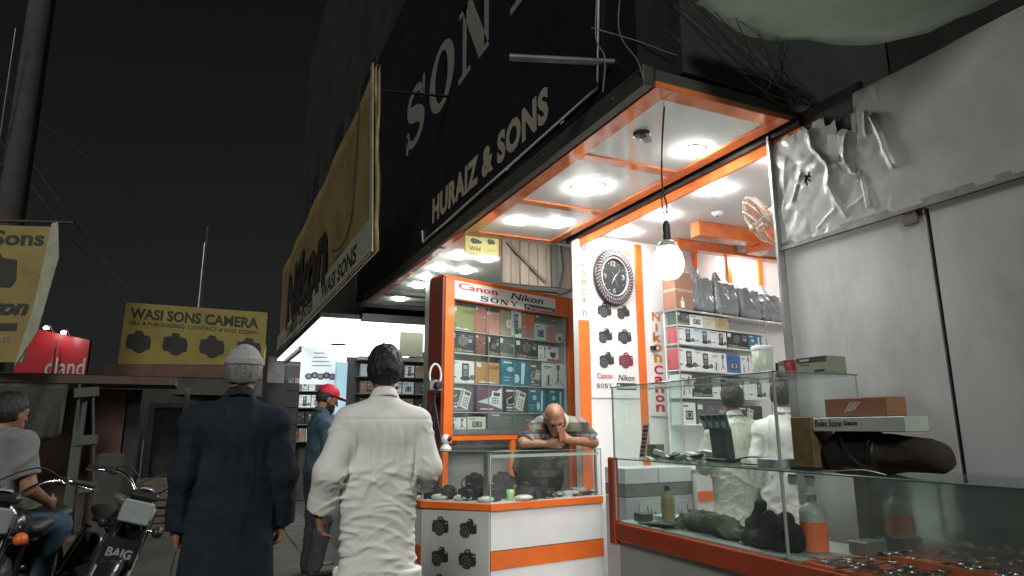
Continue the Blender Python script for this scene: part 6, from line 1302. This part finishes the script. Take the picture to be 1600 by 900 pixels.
# man in a red cap
fg = Fig(dict(head=(0, .05, 1.60), elL=(-.22, .0, 1.13), wrL=(-.14, .25, 1.14), elR=(.22, .02, 1.13), wrR=(.14, .27, 1.12)), hm=(0, .35, 0), handL=dict(dir=(.2, 1, 0), thumb=(0, 0, 1)), handR=dict(dir=(-.2, 1, 0), thumb=(0, 0, 1)))
p = make_person('bearded man in a red cap and denim shirt looking down', fg, (1.03, 6.72, 0), -1.45, .010, 1.02); lo, hi = fg.box(.2)
dress(p, 'denim_shirt', kurta(fg, .86, .19, 12.2, .035, .05, o=.024, cut=.14), (lo[0], lo[1], .8), (hi[0], hi[1], 1.58), .010, DEN); dress(p, 'trousers', trousers(fg, 6.2, .03), (lo[0], lo[1], .05), (hi[0], hi[1], 1.02), .012, DTR); shoes(p, fg); hb = head_box(fg, .2)
dress(p, 'hair', hair_cut(fg, back=-.06, thick=.006, rough=.003, top=.0), hb[0], hb[1], .007, HAIR)
def beard_f(P):
    Q = (P-fg.J['head'])@fg.M; d = smin(f_ell(P, fg.head_pt(0, .024, -.045), (.067, .074, .088), fg.M), f_cap(P, fg.head_pt(-.02, .072, -.095), fg.head_pt(.02, .072, -.095), .025, .025), .03)+.004*(vnoise(P*80)-.5)
    return smax(smax(d, Q[:, 2]+.045-.4*np.maximum(0, .03-Q[:, 1]), .008), -Q[:, 1]-.005, .008)
dress(p, 'beard', beard_f, hb[0], hb[1], .007, HAIR); eyes(fg, p)
def rcap_f(P):
    Q = (P-fg.J['head'])@fg.M; d = smax(f_ell(P, fg.head_pt(0, -.010, .045), (.089, .110, .098), fg.M), .034-Q[:, 2], .006)
    b = f_ell(P, fg.head_pt(0, .115, .044), (.078, .085, .009), rotm(0, .15, 0)@fg.M if False else fg.M); return smin(d, smax(b, .05-Q[:, 1], .006), .01)
dress(p, 'red_cap', rcap_f, hb[0], hb[1], .006, CAPR)
# head and shoulders of a customer deeper in the shop
fg = Fig(); p = make_person('dark haired customer half hidden behind the man in white', fg, (1.78, 7.9, 0), .1, .013, .97); lo, hi = fg.box(.2)
dress(p, 'grey_shirt', kurta(fg, .80, .21, 3.2, .04, .055), (lo[0], lo[1], .74), (hi[0], hi[1], 1.58), .013, GTEE); dress(p, 'trousers', trousers(fg, 2.2, .03), (lo[0], lo[1], .05), (hi[0], hi[1], 1.02), .014, DTR); hb = head_box(fg); dress(p, 'hair', hair_cut(fg), hb[0], hb[1], .008, HAIR); shoes(p, fg)
# bald shopkeeper leaning on the counter
L0 = A((2.80, 5.60, .06)); SB = 1.12; q = lambda x, y, z: (A((x, y, z))-L0)/SB
fg = Fig({k: q(*v) for k, v in dict(head=(2.735, 5.075, 1.415), neck=(2.86, 5.22, 1.385), chest=(2.84, 5.40, 1.26), belly=(2.84, 5.52, 1.12), pelvis=(2.84, 5.60, .99), shL=(3.03, 5.22, 1.345), shR=(2.66, 5.32, 1.30), elL=(3.17, 5.17, 1.212), wrL=(2.885, 5.085, 1.235), elR=(2.50, 5.22, 1.212), wrR=(2.68, 5.12, 1.208)).items()}
         | dict(hiL=(.11, .0, .82), hiR=(-.05, .0, .82), knL=(.12, -.03, .45), knR=(-.06, -.03, .45), anL=(.12, .03, .08), anR=(-.06, .03, .08), toL=(.13, -.13, .03), toR=(-.08, -.13, .03)), hm=(math.pi-.25, .62, .12), girth=1.1,
         handL=dict(dir=(-1, -.05, .38), thumb=(0, .3, 1), curl=.45), handR=dict(dir=(.8, -.4, .0), thumb=(0, 0, 1), curl=.7))
p = make_person('bald man in a checked shirt leaning on the counter with a phone', fg, tuple(L0), 0, .0072, SB); lo, hi = fg.box(.2)
def plaid():
    m = bpy.data.materials.new('green_plaid'); m.use_nodes = True; n = m.node_tree.nodes; l = m.node_tree.links; b = n['Principled BSDF']; b.inputs['Roughness'].default_value = .8; tc = n.new('ShaderNodeTexCoord')
    last = None
    for k, (dr, sc_w, c, pos) in enumerate((('X', 2.0, (.025, .035, .03, 1), .45), ('Z', 2.2, (.20, .215, .20, 1), .62), ('X', 4.1, (.22, .06, .05, 1), .85), ('Z', 4.4, (.03, .04, .05, 1), .80))):
        w = n.new('ShaderNodeTexWave'); w.bands_direction = dr; w.inputs['Scale'].default_value = sc_w; w.inputs['Distortion'].default_value = .6; l.new(tc.outputs['Object'], w.inputs['Vector'])
        r = n.new('ShaderNodeValToRGB'); r.color_ramp.elements[0].position = pos; r.color_ramp.elements[1].position = min(1, pos+.06); r.color_ramp.elements[0].color = (0, 0, 0, 1); r.color_ramp.elements[1].color = (.85, .85, .85, 1); l.new(w.outputs['Fac'], r.inputs[0])
        x = n.new('ShaderNodeMixRGB'); l.new(r.outputs[0], x.inputs[0]); x.inputs[2].default_value = c
        if last: l.new(last, x.inputs[1])
        else: x.inputs[1].default_value = (.085, .125, .065, 1)
        last = x.outputs[0]
    l.new(last, b.inputs['Base Color']); return m
J = fg.J
def plaid_shirt(P):
    d = fg.torso(P, .022); fr = A((0, 1, 0)); d = smin(d, f_ecap(P, J['belly'], J['pelvis']-A((0, 0, .10)), .185, .19, fr, .68), .06); d = smin(d, f_cap(P, (J['shL']+J['neck'])/2, (J['shR']+J['neck'])/2, .066, .066), .05)
    for k in 'LR':
        e = J['sh'+k]+(J['el'+k]-J['sh'+k])*.86; dr = (e-J['sh'+k])/np.linalg.norm(e-J['sh'+k]); d = smin(d, smax(f_cap(P, J['sh'+k], e, .074, .072), (P-e)@dr, .006), .03)
    return smax(d, (J['pelvis'][2]-.17)-P[:, 2], .01)+folds(P, 4.4, [((6, 6, 6), .02, True), ((13, 13, 13), .010, True)])
dress(p, 'checked_shirt', plaid_shirt, lo, hi, .008, plaid()); dress(p, 'trousers', trousers(fg, 6.2, .03), (lo[0], lo[1], .05), (hi[0], hi[1], .9), .012, DTR); shoes(p, fg); hb = head_box(fg)
def coll(P):
    n0 = J['neck']+(fg.head_pt(0, 0, 0)-J['neck'])*.12; ax = fg.head_pt(0, -.02, -.06)-J['neck']; ax = ax/np.linalg.norm(ax); t = (P-n0)@ax; r = np.linalg.norm(P-n0-t[:, None]*ax, axis=1); return np.maximum(np.abs(r-.070-.25*np.maximum(-t, 0))-.006, np.abs(t)-.028)
dress(p, 'collar', coll, hb[0]-.05, hb[1]+.05, .007, mat('pale_collar', (.45, .46, .34), .8)); eyes(fg, p)
dress(p, 'hair', hair_cut(fg, back=-.06, thick=.003, bald=True, rough=.003, top=.002), hb[0], hb[1], .006, GHAIR)
ph = MB().box((0, 0, 0), (.078, .010, .15), rot=None, bev=.008).build('phone', mat('orange_phone_case', (.50, .17, .09), .4)); ph.location = (2.765, 5.012, 1.30); ph.rotation_euler = (.35, -.55, .25); tag(ph, 'orange cased phone held to the bald man\'s face', 'phone')
MB().cyl((.022, -.0055, .055), (.022, -.0075, .055), .008, n=10).build('lens', BPLAST, ph)
# two solid figures in the shop stand in for white reflections in the upper case
fg = Fig(dict(elL=(-.27, .02, 1.13), wrL=(-.2, .22, 1.05))); p = make_person('figure in white lace clothes standing in for a reflection in the glass case', fg, (3.60, 3.85, .06), -.35, .011, .92); lo, hi = fg.box(.2)
LACE = mat('white_lace_cloth', (.50, .54, .46), .8, var=.2, scale=45, bump=.4, bscale=70)
dress(p, 'long_shirt', kurta(fg, .50, .25, 21, .04, .055, cr=shirt_creases(5, n=40)), (lo[0], lo[1], .44), (hi[0], hi[1], 1.58), .010, LACE); dress(p, 'trousers', trousers(fg, 8.2, .05, top=.60), (lo[0], lo[1], .05), (hi[0], hi[1], 1.02), .013, WCL); hb = head_box(fg); dress(p, 'hair', hair_cut(fg), hb[0], hb[1], .008, HAIR); shoes(p, fg)
fg = Fig(dict(elR=(.26, .04, 1.14), wrR=(.16, .24, 1.2))); p = make_person('dark haired figure in a plain white shirt standing in for a glass case reflection', fg, (3.80, 3.56, .06), -.85, .011, .93); lo, hi = fg.box(.2)
dress(p, 'long_shirt', kurta(fg, .48, .25, 31, .05, .06, cr=shirt_creases(6, n=40)), (lo[0], lo[1], .42), (hi[0], hi[1], 1.58), .010, WCL); dress(p, 'trousers', trousers(fg, 9.2, .05, top=.60), (lo[0], lo[1], .05), (hi[0], hi[1], 1.02), .013, WCL); hb = head_box(fg); dress(p, 'hair', hair_cut(fg), hb[0], hb[1], .008, HAIR); shoes(p, fg)
# young man sitting sideways on a parked motorcycle
fg = Fig(dict(pelvis=(0, 0, .86), belly=(0, .02, .99), chest=(0, .03, 1.17), neck=(0, .03, 1.355), head=(.02, .08, 1.50), shL=(-.185, .03, 1.31), shR=(.185, .02, 1.31), elL=(-.24, .05, 1.05), wrL=(-.17, .26, .95), elR=(.255, .05, 1.04), wrR=(.20, .27, .94),
              hiL=(-.10, .05, .83), knL=(-.14, .44, .80), anL=(-.13, .40, .40), toL=(-.14, .54, .34), hiR=(.10, .05, .83), knR=(.15, .44, .78), anR=(.13, .30, .38), toR=(.16, .44, .32)), hm=(-.10, .10, 0), handR=dict(dir=(-.3, 1, -.2), thumb=(0, 0, 1)), handL=dict(dir=(.3, 1, -.2), thumb=(0, 0, 1)))
p = make_person('young man in a grey T-shirt and jeans sitting on a motorcycle', fg, (-1.19, 5.12, -.05), -.55, .0085, 1.0); lo, hi = fg.box(.2); lo[2] = .1
J = fg.J
def tee(P):
    d = fg.torso(P, .022); d = smin(d, f_cap(P, (J['shL']+J['neck'])/2, (J['shR']+J['neck'])/2, .064, .064), .05)
    for k in 'LR':
        e = J['sh'+k]+(J['el'+k]-J['sh'+k])*.72; dr = (e-J['sh'+k])/np.linalg.norm(e-J['sh'+k]); d = smin(d, smax(f_cap(P, J['sh'+k], e, .070, .074), (P-e)@dr, .006), .03)
    return smax(smax(d, .80-P[:, 2], .01)+folds(P, 5.5, [((5, 5, 5), .024, True), ((12, 12, 9), .010, True)]), f_cap(P, J['neck']-A((0, 0, 0)), J['neck']+A((0, .02, .2)), -.062, -.062)*-1-.124 if False else P[:, 2]-1.42, .006)
dress(p, 'grey_tee', tee, lo, hi, .0085, GTEE)
def jeans(P):
    d = smin(fg.limbs(P, .014, arms=False), f_ecap(P, J['pelvis']-A((0, 0, .02)), J['pelvis']+A((0, 0, .04)), .165, .155, (0, 1, 0), .75), .05)
    for k in 'LR': d = smax(d, .105-np.linalg.norm(P-J['an'+k]-A((0, .06, -.10)), axis=1), .01)
    return d+folds(P, 8.5, [((8, 8, 8), .014, True), ((18, 18, 18), .006, True)])
dress(p, 'jeans', jeans, lo, (hi[0], hi[1], 1.0), .0085, JEANS); hb = head_box(fg); dress(p, 'hair', hair_cut(fg, thick=.011), hb[0], hb[1], .007, HAIR)
for k in 'LR':
    a, t = J['an'+k], J['to'+k]; dress(p, 'shoe', lambda P: smin(f_cap(P, a-A((0, .02, .03)), t+A((0, .02, .0)), .048, .042), f_cap(P, a-A((0, 0, .02)), a+A((0, 0, .03)), .046, .044), .02), np.minimum(a, t)-.1, np.maximum(a, t)+.12, .009, SHOE)

# ------------------------------------------------------------------ motorcycles
PAINT = mat('black_bike_paint', (.012, .012, .014), .22, var=.3, coat=.5); SEATM = mat('black_seat_vinyl', (.02, .02, .02), .5, var=.3); ENG = mat('engine_alloy', (.25, .25, .25), .4, .8, var=.3); LENSM = mat('headlight_lens', (.30, .33, .32), .12, var=.12, scale=30, spec=.8); AMB = mat('amber_lens', (.75, .17, .02), .2); OLIVB = mat('olive_cover', (.13, .17, .11), .5, var=.4, scale=12, dirt=.3)
def motorcycle(label, loc, rz, lean, steer, plate=None, extra=False):
    b = thing('motorcycle', label, 'motorcycle', None, loc); b.rotation_euler = (Matrix.Rotation(rz, 3, 'Z') @ Matrix.Rotation(lean, 3, 'Y')).to_euler()
    ax = Vector((0, -.42, 1)).normalized(); hd = Vector((0, .36, .80)); SR = Matrix.Translation(hd) @ Matrix.Rotation(steer, 4, ax) @ Matrix.Translation(-hd)
    def bl(mb, n, m, front=False, par=None):
        if front: mb.v = [tuple(SR @ Vector(v)) for v in mb.v]
        return mb.build(n, m, par or b)
    def wheel(c, fr):
        ty = MB().lathe([(.225, -.035), (.262, -.045), (.288, -.03), (.297, 0), (.288, .03), (.262, .045), (.225, .035)], c, (1, 0, 0), 36); w = bl(ty, 'wheel', RUBBER, fr)
        bl(MB().lathe([(.215, -.028), (.232, -.03), (.232, .03), (.215, .028)], c, (1, 0, 0), 36), 'rim', CHROME, fr, w); bl(MB().lathe([(.001, -.06), (.045, -.06), (.06, -.03), (.06, .03), (.045, .06), (.001, .06)], c, (1, 0, 0), 18), 'hub', ENG, fr, w)
        sp = MB()
        for k in range(24): t = 2*math.pi*k/24; t2 = t+(.3 if k % 2 else -.3); sp.tube([Vector(c)+Vector(((-1)**k*.04, .05*math.cos(t), .05*math.sin(t))), Vector(c)+Vector((0, .22*math.cos(t2), .22*math.sin(t2)))], .0018, 4, caps=False)
        o = bl(sp, 'spokes', CHROME, fr, w); o['kind'] = 'stuff'
    fa_ = (0, .66, .30); wheel(fa_, True); wheel((0, -.60, .30), False)
    for s_ in (-1, 1):
        bl(MB().cyl((s_*.085, .66, .30), (s_*.085, .505, .66), .021, n=12), 'fork_tube', CHROME, True); bl(MB().cyl((s_*.085, .63, .37), (s_*.085, .512, .645), .029, n=12), 'fork_slider', ENG, True); bl(MB().cyl((s_*.085, .505, .66), (s_*.085, .40, .90), .024, n=12), 'fork_cover', PAINT, True)
        bl(MB().tube(spline([(s_*.03, .36, .93), (s_*.08, .35, 1.02), (s_*.17, .30, 1.09), (s_*.30, .20, 1.10), (s_*.40, .12, 1.085)], 6), .0115, 8), 'handlebar', CHROME, True)
        bl(MB().cyl((s_*.29, .207, 1.10), (s_*.41, .112, 1.085), .018, n=10), 'grip', RUBBER, True); bl(MB().tube([(s_*.25, .25, 1.095), (s_*.30, .27, 1.09), (s_*.41, .20, 1.07)], .006, 6), 'lever', CHROME, True); bl(MB().b2((s_*.22, .20, 1.075), (s_*.275, .255, 1.125), bev=.008), 'switch_box', BPLAST, True)
        bl(MB().ell((s_*.155, .47, .80), (.035, .045, .035)), 'indicator', AMB if not plate else BPLAST, True); bl(MB().cyl((s_*.06, .45, .80), (s_*.13, .47, .80), .008, n=6), 'indicator_stem', CHROME, True)
        bl(MB().tube([(s_*.30, .24, 1.10), (s_*.33, .21, 1.22)], .005, 5), 'mirror_stem', CHROME, True) if extra else None
        bl(MB().ell((s_*.34, .205, 1.26), (.05, .012, .035)), 'mirror', CHROME, True) if extra else None
    bl(MB().tube(spline([(-.26, .22, 1.10), (-.1, .32, 1.16), (.1, .40, 1.0), (.0, .42, .82)], 6), .005, 5), 'brake_cable', RUBBER, True); bl(MB().tube(spline([(.26, .22, 1.10), (.15, .36, 1.14), (.0, .42, 1.0), (.05, .40, .80)], 6), .005, 5), 'clutch_cable', RUBBER, True)
    hl = bl(MB().box((0, .475, .895), (.20, .11, .15), bev=.04), 'headlight', CHROME, True); bl(MB().box((0, .538, .892), (.178, .02, .135), rot=Matrix.Rotation(-.1, 3, 'X'), bev=.03), 'lens', LENSM, True, hl); bl(MB().ell((0, .53, .892), (.03, .012, .03)), 'bulb_reflector', CHROME, True, hl)
    bl(MB().b2((-.09, .35, .965), (.09, .47, 1.02), bev=.02), 'instrument_pod', BPLAST, True); bl(MB().lathe([(.045, .0), (.045, .012), (.001, .012)], (0, .41, 1.02), (0, -.3, 1), 18), 'dial', LENSM, True)
    f = Frame((-.10, .60, .575), (1, 0, 0), (0, -.36, .93)) ; f = Frame((.10, .60, .575), (-1, 0, 0), Vector((0, -.36, .93)), Vector((0, .93, .36)))
    pm_ = MB(); f.box(pm_, 0, .20, 0, .17, -.006, .0, None, .002); po_ = bl(pm_, 'front_plate', PAINT, True)
    if plate: pt = MB(); put_text(pt, f, plate, .03, .055, .14, .055, mat('dull_silver_letters', (.17, .175, .18), .5), .002, bold=.035); bl(pt, 'plate_lettering', MATS['dull_silver_letters'], True, po_)
    fen = MB(); n = 16; vs = []
    for k in range(n+1):
        t = R(20+130*k/n)
        for x, dr in ((-.06, -.02), (-.045, .0), (0, .012), (.045, .0), (.06, -.02)): vs.append((x, .66+(.335+dr)*math.cos(t), .30+(.335+dr)*math.sin(t)))
    fen.add(vs, [(k*5+j, k*5+j+1, (k+1)*5+j+1, (k+1)*5+j) for k in range(n) for j in range(4)], None, True); o = bl(fen, 'front_mudguard', PAINT, True); md = o.modifiers.new('thickness', 'SOLIDIFY'); md.thickness = .003
    fen = MB(); vs = []
    for k in range(n+1):
        t = R(30+150*k/n)
        for x, dr in ((-.07, -.025), (-.05, .0), (0, .012), (.05, .0), (.07, -.025)): vs.append((x, -.60+(.335+dr)*math.cos(t), .30+(.335+dr)*math.sin(t)))
    fen.add(vs, [(k*5+j, k*5+j+1, (k+1)*5+j+1, (k+1)*5+j) for k in range(n) for j in range(4)], None, True); o = bl(fen, 'rear_mudguard', PAINT); md = o.modifiers.new('thickness', 'SOLIDIFY'); md.thickness = .003
    tank = lambda P: smin(f_ecap(P, (0, .26, .80), (0, -.06, .76), .13, .09, (0, 0, 1), .80), f_ecap(P, (0, .22, .84), (0, .06, .83), .10, .09, (0, 0, 1), .7), .05)
    sdf_object('fuel_tank', tank, (-.2, -.25, .6), (.2, .45, 1.0), .012, PAINT, b)
    sdf_object('seat', lambda P: smax(f_ecap(P, (0, -.10, .76), (0, -.66, .79), .12, .115, (0, 0, 1), .48), -P[:, 2]+.735, .015), (-.2, -.85, .66), (.2, .08, .9), .012, SEATM, b)
    fm = MB(); fm.tube([(0, .36, .82), (0, .30, .60), (0, .18, .32)], .02, 8); fm.tube([(0, .36, .84), (0, .0, .70), (0, -.62, .72), (0, -.82, .74)], .018, 8); fm.tube([(0, -.22, .70), (0, -.20, .34)], .018, 8); fm.tube([(0, .18, .32), (0, -.20, .34)], .018, 8)
    for s_ in (-1, 1): fm.tube([(s_*.09, -.20, .36), (s_*.09, -.60, .30)], .014, 6)
    bl(fm, 'frame', PAINT)
    for s_ in (-1, 1): bl(MB().cyl((s_*.10, -.58, .34), (s_*.10, -.48, .68), .028, n=10), 'rear_shock', CHROME)
    en = MB(); en.box((0, .02, .38), (.22, .30, .22), bev=.05); en.cyl((0, .08, .44), (0, .20, .62), .065, n=12)
    e_ = bl(en, 'engine', ENG)
    for k in range(5): bl(MB().lathe([(.085, 0), (.085, .006)], Vector((0, .09, .46))+Vector((0, .12, .18)).normalized()*(.03+k*.03), (0, .55, .83), 14), 'cooling_fin', ENG, False, e_)
    bl(MB().tube(spline([(.05, .2, .56), (.10, .26, .40), (.13, .1, .24), (.14, -.3, .26), (.15, -.75, .34)], 6), [.02]*18+[.03]*4+[.035]*3, 10), 'exhaust', CHROME)
    bl(MB().b2((-.05, -.86, .70), (.05, -.80, .78), bev=.015), 'tail_light', REDINK); bl(MB().tube([(-.26, .0, .30), (.26, .0, .30)], .012, 6), 'foot_peg', RUBBER)
    s_ = 1 if lean > 0 else -1
    return b
mc = motorcycle('black motorcycle with BAIG lettering leaning beside the man in black', (-.76, 5.30, 0), math.pi+.25, -R(23), -.30, 'BAIG')
MB().box((.05, .30, .93), (.24, .16, .05), rot=Matrix.Rotation(.2, 3, 'Z'), bev=.02).build('dusty_cover', OLIVB, mc)
motorcycle('black motorcycle with chrome headlight under the seated young man', (-1.07, 5.02, 0), math.pi-.12, -R(6), .25, None)
